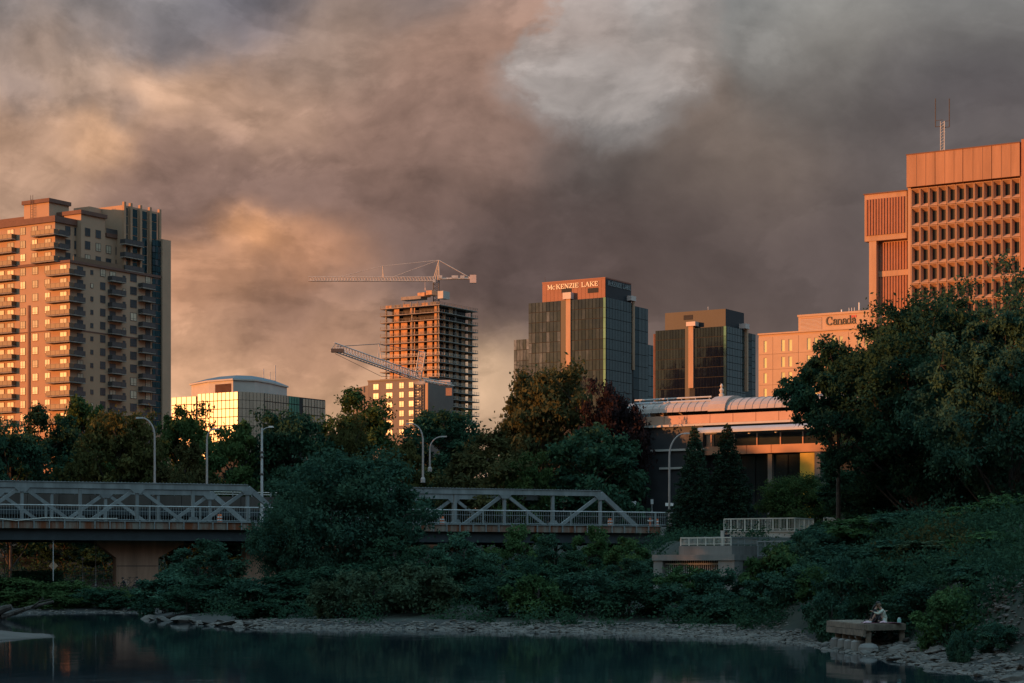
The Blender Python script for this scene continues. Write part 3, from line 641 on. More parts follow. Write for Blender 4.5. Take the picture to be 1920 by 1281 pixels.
def slope_ok(x, y, s):
    px = CX + F * x / y; open_ = ((px > 1862) & (s < 4.2 + bumps(x * 2, y * 2)) & (y < 90)) | ((px > 1585) & (px < 1640) & (s < 4.6) & (y > 100))
    return (s > 2.3 + bumps(x * 3, y * 3) * .7) & (s < 26) & (px > 1400) & (px < 2050) & ~open_
cover('ivy_slope', 700, (12, 48, 70, 150), slope_ok, L_dark, .20, .85, 150, 31, 'dense green creeper covering the river bank slope beside the dock', 'creeper')
cover('bank_undergrowth', 520, (-30, 20, 118, 220), lambda x, y, s: (s > 2.1 + bumps(x, y)) & (s < 60) & (CX + F * x / y < 1430), L_dark, .22, .95, 110, 32, 'dark low undergrowth between the riverside shrubs', 'undergrowth')
cover('park_undergrowth', 260, (-62, -28, 178, 222), lambda x, y, s: (s > 2.5) & ~((y > 203) & (x > -46)), L_mid, .22, .7, 100, 33, 'green weeds on the bank below the park path', 'undergrowth')
cover('dry_grass', 60, (20, 27, 102, 116), lambda x, y, s: (s > 5) & (np.abs(CX + F * x / y - 1745) < 75), L_brown, .30, .8, 90, 35, 'brownish dry grass patch near the top of the creeper slope', 'grass')
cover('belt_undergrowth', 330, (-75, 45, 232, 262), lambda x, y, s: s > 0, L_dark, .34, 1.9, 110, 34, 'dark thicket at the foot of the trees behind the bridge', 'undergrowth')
# the wood on the west rise, out of frame to the left, that keeps the low sun off the river
def west_wood():
    r = np.random.default_rng(40); Cs = []
    for i in range(84):
        y = -70 + (i % 42) * 6.7 + r.uniform(-2, 2); x = -122 - 16 * (i // 42) + r.uniform(-6, 6); z0 = gz(x, y); h = WOOD_TOP + r.uniform(-4.5, 2.5) - z0
        c, u, v, wm, hh, rx = TREES['abcd'[i % 4]]; sel = r.choice(len(c), 3200, replace=False); k = h / hh; kx = r.uniform(.95, 1.25)
        a = r.uniform(0, 6.3); q = c[sel] * [kx, kx, k]; Cs.append(np.stack([q[:, 0] * math.cos(a) - q[:, 1] * math.sin(a) + x, q[:, 0] * math.sin(a) + q[:, 1] * math.cos(a) + y, q[:, 2] + z0], -1))
    x = r.uniform(-134, -112, 26000); y = r.uniform(-70, 206, 26000); Cs.append(np.stack([x, y, ground_z(x, y) + r.uniform(0, 9, 26000)], -1))   # its undergrowth, added to stop the low sun leaking through
    C = np.concatenate(Cs); U, V = leaf_frames(r, len(C), 1.3, .2); o = ob('west_wood', quads_mesh('west_wood', C, U, V, L_dark))
    put(o, 'dense wood on the rise west of the river', 'wood', kind='stuff')
WOOD_TOP = 33.0
west_wood()

# ------------------------------------------------------------------ buildings (all on the same street grid)
GRID = math.radians(58)
class Bld:
    """local frame: x runs along the right-hand face, y along the left-hand face, both away from the near corner"""
    def __init__(s, name, px, d, base, label, cat='building', th=GRID):
        s.th = th; s.P = Vector((WX(px, d), d)); s.ur = Vector((math.cos(th), math.sin(th))); s.ul = Vector((-math.sin(th), math.cos(th))); s.base = base
        s.e = empty(name, (s.P.x, s.P.y, base), th, label, cat)
    def L(s, px, x0=0.0):
        k = (px - CX) / F; q = s.P + s.ur * x0; return (k * q.y - q.x) / (s.ul.x - k * s.ul.y)
    def R(s, px, y0=0.0):
        k = (px - CX) / F; q = s.P + s.ul * y0; return (k * q.y - q.x) / (s.ur.x - k * s.ur.y)
    def Z(s, py, x=0.0, y=0.0): return CH + (HZ - py) * (s.P + s.ur * x + s.ul * y).y / F - s.base
    def ZL(s, px, py, x0=0.0): return s.Z(py, x0, s.L(px, x0))
    def ZR(s, px, py, y0=0.0): return s.Z(py, s.R(px, y0), y0)

def window_mesh(w, h, key='w'):
    k = ('win', round(w, 2), round(h, 2))
    if k not in _cache:
        t = .09; m = MB(); m.box(-.06, .06, -w / 2, -w / 2 + t, 0, h).box(-.06, .06, w / 2 - t, w / 2, 0, h)
        m.box(-.06, .06, -w / 2 + t, w / 2 - t, 0, t).box(-.06, .06, -w / 2 + t, w / 2 - t, h - t, h)
        if w > 1.1: m.box(-.05, .05, -.04, .04, t, h - t)
        if h > 1.2: m.box(-.045, .045, -w / 2 + t, w / 2 - t, h * .26, h * .26 + .06)
        _cache[k] = (m.mesh('window', mt['frame']), {})
        for nm in ('blind', 'pane'): _cache[k][1][nm] = MB().box(-.02, .02, -w / 2 + t, w / 2 - t, t, h - t).mesh('pane', mt[nm])
    return _cache[k]
def add_window(b, face, a, z, w, h, lit, off=0.0, par=None):
    fm, pm = window_mesh(w, h)
    o = ob('window', fm, par or b.e, (-.045 + off, a, z) if face == 'L' else (a, -.045 + off, z), (0, 0, 0 if face == 'L' else math.pi / 2))
    ob('pane', pm['blind' if lit else 'pane'], o); return o
def balcony_mesh(w, dep, h=1.05, dark=False):
    k = ('balc', round(w, 2), round(dep, 2), dark)
    if k not in _cache:
        m = MB().box(-dep, 0, -w / 2, w / 2, -.22, 0, 0)
        m.box(-dep + .02, -dep + .07, -w / 2 + .04, w / 2 - .04, .08, h, 1).box(-dep + .08, 0, -w / 2 + .04, -w / 2 + .09, .08, h, 1).box(-dep + .08, 0, w / 2 - .09, w / 2 - .04, .08, h, 1)
        m.box(-dep - .01, -dep + .1, -w / 2 + .02, w / 2 - .02, h, h + .06, 2)
        n = max(2, int(w / 1.3))
        for i in range(n + 1): y = -w / 2 + .1 + (w - .2) * i / n; m.box(-dep - .015, -dep + .02, y - .03, y + .03, 0, h, 2)
        _cache[k] = m.mesh('balcony', [mt['slab'], mt['balcshade' if dark else 'balcglass'], mt['frame']])
    return _cache[k]
def add_balcony(b, face, a0, a1, z, dep=1.5, dark=False, off=0.0):
    w = abs(a1 - a0); c = (a0 + a1) / 2
    return ob('balcony', balcony_mesh(w, dep, dark=dark), b.e, (off, c, z) if face == 'L' else (c, off, z), (0, 0, 0 if face == 'L' else math.pi / 2))

# ---- balcony tower at the left
def balcony_tower():
    rnd = random.Random(5)
    b = Bld('apartment_tower', 131, 475, 10, 'tall tan apartment tower with stacked balconies, sunlit on one side'); e = b.e
    W1 = b.R(300); ztop = b.Z(490); y1 = b.L(103)
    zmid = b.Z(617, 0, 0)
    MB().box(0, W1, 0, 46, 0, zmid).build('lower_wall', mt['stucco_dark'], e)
    MB().box(0, W1, 0, 46, zmid, ztop).build('wall', mt['stucco'], e)
    def band(z, h=.35, d=.25, x1=W1, y0=0.0): MB().box(-d, x1, y0 - d, 46, z - h / 2, z + h / 2).build('cornice', mt['brown'], e)
    band(zmid, .25, .12); band(ztop, .6, .35)
    # upper storeys set back from the corner
    zt2 = b.Z(412, 0, y1)
    MB().box(.02, b.R(232, y1), y1, 46, ztop, zt2).build('upper_wall', mt['stucco'], e)
    MB().box(-.45, b.R(160, y1) - .3, y1 - .45, 46, zt2 - .5, zt2 + .9).build('cornice', mt['brown'], e)
    ys = y1 - 1.6; xa, xb = b.R(152, ys), b.R(197, ys)
    zt3 = b.Z(401, xa, ys)
    MB().box(xa, xb, ys, 30, ztop, zt3).build('upper_wall', mt['stucco'], e)
    MB().box(xa - .4, xb + .4, ys - .4, 30, zt3, zt3 + .9).build('cornice', mt['brown'], e)
    xc = b.R(245, ys); zt4 = b.Z(436, xb, ys)
    MB().box(xb, xc, ys + .3, 30, ztop, zt4).build('upper_wall', mt['stucco'], e)
    MB().box(xb + .42, xc, ys - .1, ys + .3, zt4 - .9, zt4).build('cornice', mt['brown'], e)
    MB().box(xb + .42, xc, ys - .05, ys + .02, zt4, zt4 + 1.1).build('terrace_railing', mt['balcshade'], e)
    # penthouse glass block and fins
    xg0, xg1 = b.R(199, ys + 4), b.R(237, ys + 4); zg = b.Z(392, xg0, ys + 4)
    MB().box(xg0, xg1, ys + 4, 26, zt4, zg - 3).build('penthouse_wall', mt['stucco'], e)
    for i in range(7):
        u = xg0 + (xg1 - xg0) * i / 7
        ob('penthouse_pane', boxmesh('penthouse_pane', ((xg1 - xg0) / 7 - .18, .12, zg - zt4 - 3.4), mt['pane']), e, (u + (xg1 - xg0) / 14, ys + 3.95, (zt4 + zg - 3.2) / 2))
    zr = b.Z(397, W1, 0)
    MB().box(b.R(238), W1 + .3, 1.2, 26, ztop, zr).build('east_wing', mt['stucco'], e)
    for px in (238, 250, 268, 286, 304):
        xx = b.R(px); MB().box(xx - .35, xx + .35, .55, 1.19, ztop - 8 if px > 280 else ztop, zr + .7).build('fin', mt['stucco_dark'], e)
    for i, (p0, p1) in enumerate(((240, 248), (252, 266), (270, 284), (288, 302))):
        x0, x1 = b.R(p0) + .4, b.R(p1) - .4; nz = 7
        for k in range(nz):
            z0 = ztop + .6 + (zr - ztop - 1) * k / nz; ob('wing_pane', boxmesh('wing_pane', (x1 - x0, .1, (zr - ztop - 1) / nz - .2), mt['teal']), e, ((x0 + x1) / 2, 1.13, z0 + (zr - ztop - 1) / nz / 2))
    # glazed stair strip and end slab
    xs0, xs1, xs2 = b.R(285), b.R(301), b.R(317)
    MB().box(xs1, xs2, -.6, 22, 0, b.Z(452, xs2, 0)).build('end_wall', mt['stucco'], e)
    zt = b.Z(452, xs1, 0); n = 30
    for k in range(n):
        z1 = zt - k * 1.55
        for j in range(3):
            w = (xs1 - xs0) / 3; ob('stair_pane', boxmesh('stair_pane', (w - .12, .12, 1.40), mt['teal'] if rnd.random() < .8 else mt['pane']), e, (xs0 + w * (j + .5), -.08, z1 - .75))
    for k in range(17):
        ob('balcony', balcony_mesh(2.0, 1.1, dark=True), e, (xs2, 4, b.Z(470, xs2, 0) - 3.1 * k), (0, 0, math.pi))
    # plant rooms on the roof, ladder
    yc = b.L(92, 4); ye = b.L(45, 4); zb = zt2 + .9; zp = b.Z(379, 4, yc)
    MB().box(4, 10.5, yc, ye, zb - 2, zp).build('plant_room', mt['stucco'], e)
    MB().box(3.6, 10.9, yc - .4, ye + .4, zp, zp + .9).build('plant_room_cap', mt['brown'], e)
    yl = b.L(60, 3.5); lad = MB()
    for s in (-.35, .35): lad.tube((3.4, yl + s, zb), (3.4, yl + s, zp + 2), .06, 5)
    for k in range(9): lad.tube((3.4, yl - .35, zb + .5 + k * .6), (3.4, yl + .35, zb + .5 + k * .6), .04, 4)
    lad.build('roof_ladder', mt['frame'], e)
    x0 = b.R(168, 8); x1 = b.R(200, 8); z2 = b.Z(387, x0, 8)
    MB().box(x0, x1, 8, b.L(138, x0) if b.L(138, x0) > 8 else 16, zt2 - 1, z2).build('plant_room', mt['stucco'], e)
    # storeys
    dz = 3.08; z0 = b.Z(516, 0, b.L(115))
    drain = MB().box(-.25, 0, b.L(55) - .3, b.L(55) + .3, 0, b.ZL(55, 573)); drain.build('downpipe_pilaster', mt['brown'], e)
    for k in range(15):
        z = z0 - k * dz
        lit = lambda p: rnd.random() < p
        up = .25 + .6 * min(1, k / 6)
        for px, w in ((43, 1.7), (66, 1.8), (89, 1.7)): add_window(b, 'L', b.L(px), z + .75, w, 1.75, lit(up))
        add_window(b, 'L', b.L(119), z + .05, 2.2, 2.3, lit(up)); add_window(b, 'L', b.L(20), z + .05, 2.2, 2.3, lit(up)); add_window(b, 'L', b.L(4), z + .6, 1.4, 1.8, lit(up))
        add_balcony(b, 'L', b.L(94), -1.3, z, 1.5); add_balcony(b, 'L', b.L(-12), b.L(31), z, 1.5)
        add_balcony(b, 'R', .02, b.R(153), z, 1.3, True)
        for px, w, h, q in ((150, 1.9, 2.1, .25), (172, .9, 1.1, .2), (192.5, 1.7, 1.75, .35), (211, 2.0, 2.2, .3), (232.5, .9, 1.1, .3), (250, 2.2, 1.9, .4), (277, 1.7, 1.9, .45)):
            add_window(b, 'R', b.R(px), z + (.1 if h > 2 else .75), w, h, lit(q))
        add_balcony(b, 'R', b.R(202), b.R(229), z, 1.4, True); add_balcony(b, 'R', b.R(259), b.R(284), z - .4, 1.4, True)
    for k in range(3):
        z = ztop + .35 + k * dz
        for px, w in ((43, 1.7), (65, 1.7)): add_window(b, 'L', b.L(px, .02), z + .75, w, 1.75, lit(.3), .02)
        add_window(b, 'L', b.L(90, .02), z + .1, 2.0, 2.2, lit(.3), .02); add_window(b, 'L', b.L(20, .02), z + .1, 2.2, 2.3, lit(.3), .02)
        add_balcony(b, 'L', b.L(66), y1 - 1.2, z, 1.5); add_balcony(b, 'L', b.L(-12), b.L(31), z, 1.5)
        add_balcony(b, 'R', .1, b.R(124, y1), z, 1.2, True, off=y1)
        add_window(b, 'R', b.R(127, y1), z + .5, 1.6, 2.0, lit(.3), y1); add_window(b, 'R', b.R(144, y1), z + .6, 1.7, 1.9, lit(.3), y1)
        for px in (164, 184): add_window(b, 'R', b.R(px, ys), z + .7, 1.7, 1.9, lit(.3), ys)
        if k < 2:
            for px in (205, 223): add_window(b, 'R', b.R(px, ys), z + .7, 1.7, 1.9, lit(.3), ys + .3)
        add_balcony(b, 'R', b.R(232), b.R(268), z, 1.6, True, off=1.2)
    MB().box(b.R(137), b.R(268), -.1, -.02, ztop + .3, ztop + 1.3).build('terrace_railing', mt['balcglass'], e)
balcony_tower()

# ---- curtain walls: each pane a slightly different tilt
def panes(b, face, a0, a1, z0, z1, nc, nr, mat, off=0.0, name='glass_panel', gap=.17, tilt=.004, skip=None, parts=True, par=None, rnd=random.Random(9)):
    cw = (a1 - a0) / nc; rh = (z1 - z0) / nr; mb = MB()
    me = boxmesh(name, (.10, abs(cw) - gap, rh - gap), mat)
    for i in range(nc):
        for k in range(nr):
            a = a0 + cw * (i + .5); z = z0 + rh * (k + .5)
            if skip and skip(a, z): continue
            if parts:
                t = (rnd.gauss(0, tilt), rnd.gauss(0, tilt), rnd.gauss(0, tilt))
                if face == 'L': ob(name, me, par or b.e, (-.05 + off, a, z), t)
                else: ob(name, me, par or b.e, (a, -.05 + off, z), (t[0], t[1], math.pi / 2 + t[2]))
            else:
                w = abs(cw) / 2 - gap / 2; h = rh / 2 - gap / 2; q = rnd.gauss(0, .012)
                if face == 'L': mb.extr([(-.1 + off + q, a + w, z - h), (-.1 + off - q, a - w, z - h), (-.1 + off - q, a - w, z + h), (-.1 + off + q, a + w, z + h)], (.09, 0, 0))
                else: mb.extr([(a - w, -.1 + off + q, z - h), (a + w, -.1 + off - q, z - h), (a + w, -.1 + off - q, z + h), (a - w, -.1 + off + q, z + h)], (0, .09, 0))
    if not parts: o = mb.build(name + '_field', mat, par or b.e); o['kind'] = 'stuff'

def stroke_poly(pts, widths):
    """outline quads of a pen stroke through 2d points"""
    out = []
    for (p, q, w0, w1) in zip(pts, pts[1:], widths, widths[1:]):
        d = Vector((q[0] - p[0], q[1] - p[1])); n = Vector((-d.y, d.x)).normalized() / 2
        out.append([(p[0] - n.x * w0, p[1] - n.y * w0), (q[0] - n.x * w1, q[1] - n.y * w1), (q[0] + n.x * w1, q[1] + n.y * w1), (p[0] + n.x * w0, p[1] + n.y * w0)])
    return out
def line(p, q, w): return stroke_poly([p, q], [w, w])
def arc(cx, cy, rx, ry, a0, a1, thick, thin, n=12):
    pts = []; ws = []
    for i in range(n + 1):
        a = math.radians(a0 + (a1 - a0) * i / n); pts.append((cx + rx * math.cos(a), cy + ry * math.sin(a))); ws.append(thin + (thick - thin) * abs(math.cos(a)))
    return stroke_poly(pts, ws)
T, t_ = .20, .11
def serif(x, y, w=.30): return line((x - w / 2, y), (x + w / 2, y), .09)
GLYPH = {
    'M': (1.05, line((.16, 0), (.16, 1), t_) + line((.16, 1), (.52, .15), T) + line((.52, .15), (.88, 1), t_) + line((.88, 0), (.88, 1), T) + serif(.16, .04) + serif(.88, .04) + serif(.14, .96) + serif(.9, .96)),
    'C': (.86, arc(.45, .5, .36, .46, 48, 312, T, t_) + line((.70, .66), (.70, .96), .09)),
    'K': (.98, line((.2, 0), (.2, 1), T) + line((.24, .42), (.80, .96), t_) + line((.42, .58), (.84, .04), T) + serif(.2, .04, .36) + serif(.2, .96, .36) + serif(.8, .96) + serif(.84, .04)),
    'E': (.82, line((.2, 0), (.2, 1), T) + line((.08, .95), (.74, .95), t_) + line((.2, .5), (.56, .5), t_) + line((.08, .05), (.76, .05), t_) + line((.72, .7), (.72, .95), .09) + line((.74, .05), (.74, .32), .09) + line((.56, .38), (.56, .62), .08)),
    'N': (1.0, line((.18, 0), (.18, 1), t_) + line((.18, .98), (.82, .04), T) + line((.82, 0), (.82, 1), t_) + serif(.18, .04) + serif(.14, .96) + serif(.82, .96)),
    'Z': (.80, line((.08, .94), (.72, .94), t_) + line((.68, .92), (.12, .08), T) + line((.08, .06), (.74, .06), t_) + line((.10, .72), (.10, .94), .09) + line((.73, .06), (.73, .3), .09)),
    'I': (.46, line((.23, 0), (.23, 1), T) + serif(.23, .04, .38) + serif(.23, .96, .38)),
    'L': (.80, line((.2, 0), (.2, 1), T) + line((.06, .05), (.72, .05), t_) + serif(.2, .96, .36) + line((.71, .05), (.71, .34), .09)),
    'A': (1.0, line((.16, .03), (.5, 1), t_) + line((.5, 1), (.84, .03), T) + line((.28, .34), (.70, .34), .09) + serif(.15, .04) + serif(.85, .04)),
    'Cs': (.80, arc(.42, .36, .31, .34, 48, 312, .16, .09) + line((.63, .48), (.63, .70), .08)),
    'c_C': (.98, arc(.52, .5, .42, .47, 42, 318, .22, .07, 16) + line((.83, .62), (.83, .95), .05)),
    'a': (.62, arc(.30, .44, .20, .22, 160, 0, .15, .06, 8) + line((.50, .46), (.50, .10), .14) + arc(.27, .19, .18, .17, 60, 300, .14, .06, 10) + arc(.58, .10, .09, .09, 180, 330, .07, .05, 5) + arc(.14, .50, .05, .05, 0, 360, .07, .07, 6)),
    'n': (.74, line((.16, .02), (.16, .62), .14) + arc(.38, .42, .21, .21, 170, 0, .14, .06, 8) + line((.59, .44), (.59, .02), .14) + serif(.16, .03, .28) + serif(.59, .03, .28) + line((.04, .62), (.16, .62), .06)),
    'd': (.72, arc(.30, .33, .22, .31, 40, 320, .15, .06, 12) + line((.54, .04), (.54, 1.0), .14) + line((.40, .97), (.54, .97), .06) + line((.54, .05), (.68, .05), .07)),
}
def lettering(b, face, text, a0, a1, z0, h, mat, off, par, slope=0.0, keys=None):
    """letters of height h between a0 and a1 along a face (first letter at a0); each letter is its own piece"""
    keys = keys or list(text); adv = [.55 if k == ' ' else GLYPH[k][0] for k in keys]; tot = sum(adv); u = 0
    for k, wd in zip(keys, adv):
        if k != ' ':
            mb = MB(); sx = (a1 - a0) / tot
            for j, q in enumerate(GLYPH[k][1]):
                dep = .12 + .004 * j
                P2 = [(a0 + (u + x) * sx, z0 + y * h + slope * (u + x) * sx) for x, y in q]
                if face == 'L': mb.extr([(off - dep, x, y) for x, y in P2], (dep, 0, 0))
                else: mb.extr([(x, off - dep, y) for x, y in P2], (0, dep, 0))
            mb.build('letter', mat, par)
        u += wd

# ---- dark glass office tower with the lettered red crown
def crown_tower():
    b = Bld('glass_office_tower', 1136, 630, 10, 'dark bronze glass office tower with red crown lettered MCKENZIE LAKE'); e = b.e
    yw, yl = b.L(991), b.L(962); zt = b.Z(557); zl = b.ZL(975, 636); xr = b.R(1188); xr2 = b.R(1215, 2.0); xr3 = b.R(1239, 3.0)
    MB().box(.02, xr, .02, yw, 0, zt - .1).build('core', mt['joint'], e)
    MB().box(.5, xr, yw, yl, 0, zl - .1).build('side_core', mt['joint'], e)
    MB().box(xr, xr2, 2, yw, 0, b.Z(570, xr, 0) - .1).build('rear_core', mt['joint'], e)
    MB().box(xr2, xr3, 3.0, yw, 0, b.Z(645, xr2, 3) - .1).build('rear_core', mt['joint'], e)
    zb = b.Z(790)
    yn0, yn1 = b.L(1071), b.L(1052); yc0 = b.L(1071); yc1 = b.L(1062.5)
    rows = 12
    panes(b, 'L', .9, yn0 - .1, zb, zt, 9, rows, mt['mirror']); panes(b, 'L', yn1 + .1, yw, zb, zt, 9, rows, mt['mirror'])
    panes(b, 'L', yw, yl, zb, zl, 5, 8, mt['mirror'], .5)
    for k in range(rows): z = zb + (zt - zb) * (k + .5) / rows; ob('corner_panel', boxmesh('corner_panel', (.12, .82, (zt - zb) / rows - .1), mt['mirrorblue']), e, (-.06, .45, z))
    MB().box(-.02, .3, yc1, yn1 + .1, zb, zt).build('dark_recess', mt['darkclad'], e)
    zc = b.ZL(1066, 688); zcap = b.ZL(1066, 549)
    MB().box(-.5, 0, yc0, yc1, zc, zcap - 2.0).build('column', mt['orangeconc'], e); MB().box(-.9, 2.4, yc0 - .35, yc1 + .9, zcap - 2.0, zcap).build('column_cap', mt['cap'], e)
    # crown
    z0 = zt; zk = b.Z(522, 1, .5); yk = b.L(1017, 1.0); xk = b.R(1183, .8)
    cr = MB().box(1.0, xk, .8, yk, z0, zk).build('crown', mt['redmetal'], e)
    MB().box(.9, xk + .1, .7, yk + .1, zk, zk + .4).build('crown_coping', mt['redmetal'], cr)
    MB().box(1.2, xk - .01, .70, .79, z0, zk - .1).build('crown_side', mt['darkclad'], cr)
    for p0, p1 in ((1053, 1072), (1102, 1122)):
        MB().box(.92, .995, b.L(p1, 1), b.L(p0, 1), b.ZL(p0, 550, 1), b.ZL(p0, 541, 1)).build('louvre', mt['joint'], cr)
    for i in range(1, 16): y = .8 + (yk - .8) * i / 16; MB().box(.955, .999, y - .05, y + .05, z0 + .1, zk - .3).build('seam', mt['redmetal'], cr)
    s = empty('sign', (0, 0, 0)); s.parent = e
    lettering(b, 'L', '', b.L(1027, 1), b.L(1122, 1), b.ZL(1075, 540, 1), 1.45, mt['cream'], .94, s, keys=['M', 'Cs', 'K', 'E', 'N', 'Z', 'I', 'E', ' ', 'L', 'A', 'K', 'E'])
    s2 = empty('sign', (0, 0, 0)); s2.parent = e
    lettering(b, 'R', '', b.R(1139, .7), b.R(1182, .7), b.Z(539, 8, .7), 1.45, mt['rail'], .68, s2, keys=['M', 'Cs', 'K', 'E', 'N', 'Z', 'I', 'E', ' ', 'L', 'A', 'K', 'E'])
    # shaded side
    panes(b, 'R', .2, xr - 1.2, zb, zt, 9, rows, mt['mirrorblue'], parts=False)
    MB().box(xr - 1.1, xr - .1, -.5, 0, b.ZR(1186, 694), b.ZR(1186, 565)).build('column', mt['orangeconc'], e)
    MB().box(xr - 3.0, xr + .2, -.8, 1.5, b.ZR(1186, 565), b.ZR(1186, 556)).build('column_cap', mt['cap'], e)
    panes(b, 'R', xr + .1, b.R(1197, 2), zb, b.Z(570, xr, 0), 1, 10, mt['teal'], 2, name='strip_panel'); panes(b, 'R', b.R(1197, 2), xr2, zb, b.Z(570, xr, 0), 3, 10, mt['mirrorblue'], 2, parts=False)
    panes(b, 'R', xr2, xr3, zb, b.Z(645, xr2, 3), 5, 8, mt['mirrorblue'], 3.0, parts=False)
    MB().tube((3, b.L(1022, 3), zk), (3, b.L(1022, 3), zk + 2.2), .08, 5).build('antenna', mt['frame'], e)
crown_tower()
def twin_tower():
    b = Bld('glass_office_block', 1362, 610, 10, 'lower dark glass office block with charcoal top, right of the lettered tower'); e = b.e
    yl = b.L(1229); zt = b.Z(611); zb = b.Z(800); xr = b.R(1398); xr2 = b.R(1421)
    MB().box(.02, xr, .02, yl, 0, zt - .1).build('core', mt['joint'], e); MB().box(xr, xr2, .8, yl, 0, b.Z(622, xr, 0)).build('rear_core', mt['joint'], e)
    y0, y1 = b.L(1302), b.L(1285)
    panes(b, 'L', .9, y0 - .1, zb, zt, 10, 10, mt['mirror']); panes(b, 'L', y1 + .1, yl, zb, zt, 10, 10, mt['mirror'])
    for k in range(10): ob('corner_panel', boxmesh('corner_panel', (.12, .82, (zt - zb) / 10 - .1), mt['mirrorblue']), e, (-.06, .45, zb + (zt - zb) * (k + .5) / 10))
    MB().box(-.02, .3, b.L(1293), y1 + .1, zb, zt).build('dark_recess', mt['darkclad'], e)
    MB().box(-.5, 0, b.L(1301), b.L(1292), b.ZL(1296, 728), b.ZL(1296, 612)).build('column', mt['orangeconc'], e)
    MB().box(-.9, 2.2, b.L(1306), b.L(1289), b.ZL(1296, 612), b.ZL(1296, 604)).build('column_cap', mt['cap'], e)
    zk = b.Z(580, 3, 1); cr = MB().box(1.5, b.R(1395, 1), 1.0, b.L(1247, 1.5), zt, zk).build('crown', mt['darkclad'], e)
    MB().box(1.42, 1.497, b.L(1299, 1.5), b.L(1282, 1.5), b.ZL(1290, 600, 1.5), b.ZL(1290, 591, 1.5)).build('louvre', mt['joint'], cr)
    panes(b, 'R', .2, xr - .2, zb, zt, 7, 14, mt['mirrorblue'], parts=False)
    MB().box(xr - .9, xr, -.9, 0, b.ZR(1400, 735), b.ZR(1400, 618)).build('column', mt['orangeconc'], e)
    MB().box(xr - 2.4, xr + .4, -1.1, 1.2, b.ZR(1400, 618), b.ZR(1400, 609)).build('column_cap', mt['cap'], e)
    panes(b, 'R', xr + .1, b.R(1409, .8), zb, b.Z(622, xr, 0), 1, 12, mt['teal'], .8, name='strip_panel'); panes(b, 'R', b.R(1409, .8), xr2, zb, b.Z(622, xr, 0), 3, 14, mt['mirrorblue'], .8, parts=False)
    MB().tube((6, 9, zk), (6, 9, zk + 1.6), .1, 5).build('roof_vent', mt['lampgrey'], e)
    MB().tube((1.0, yl + .6, 0), (1.0, yl + .6, b.ZL(1226, 626)), .6, 8).build('corner_duct', mt['brown'], e)
twin_tower()

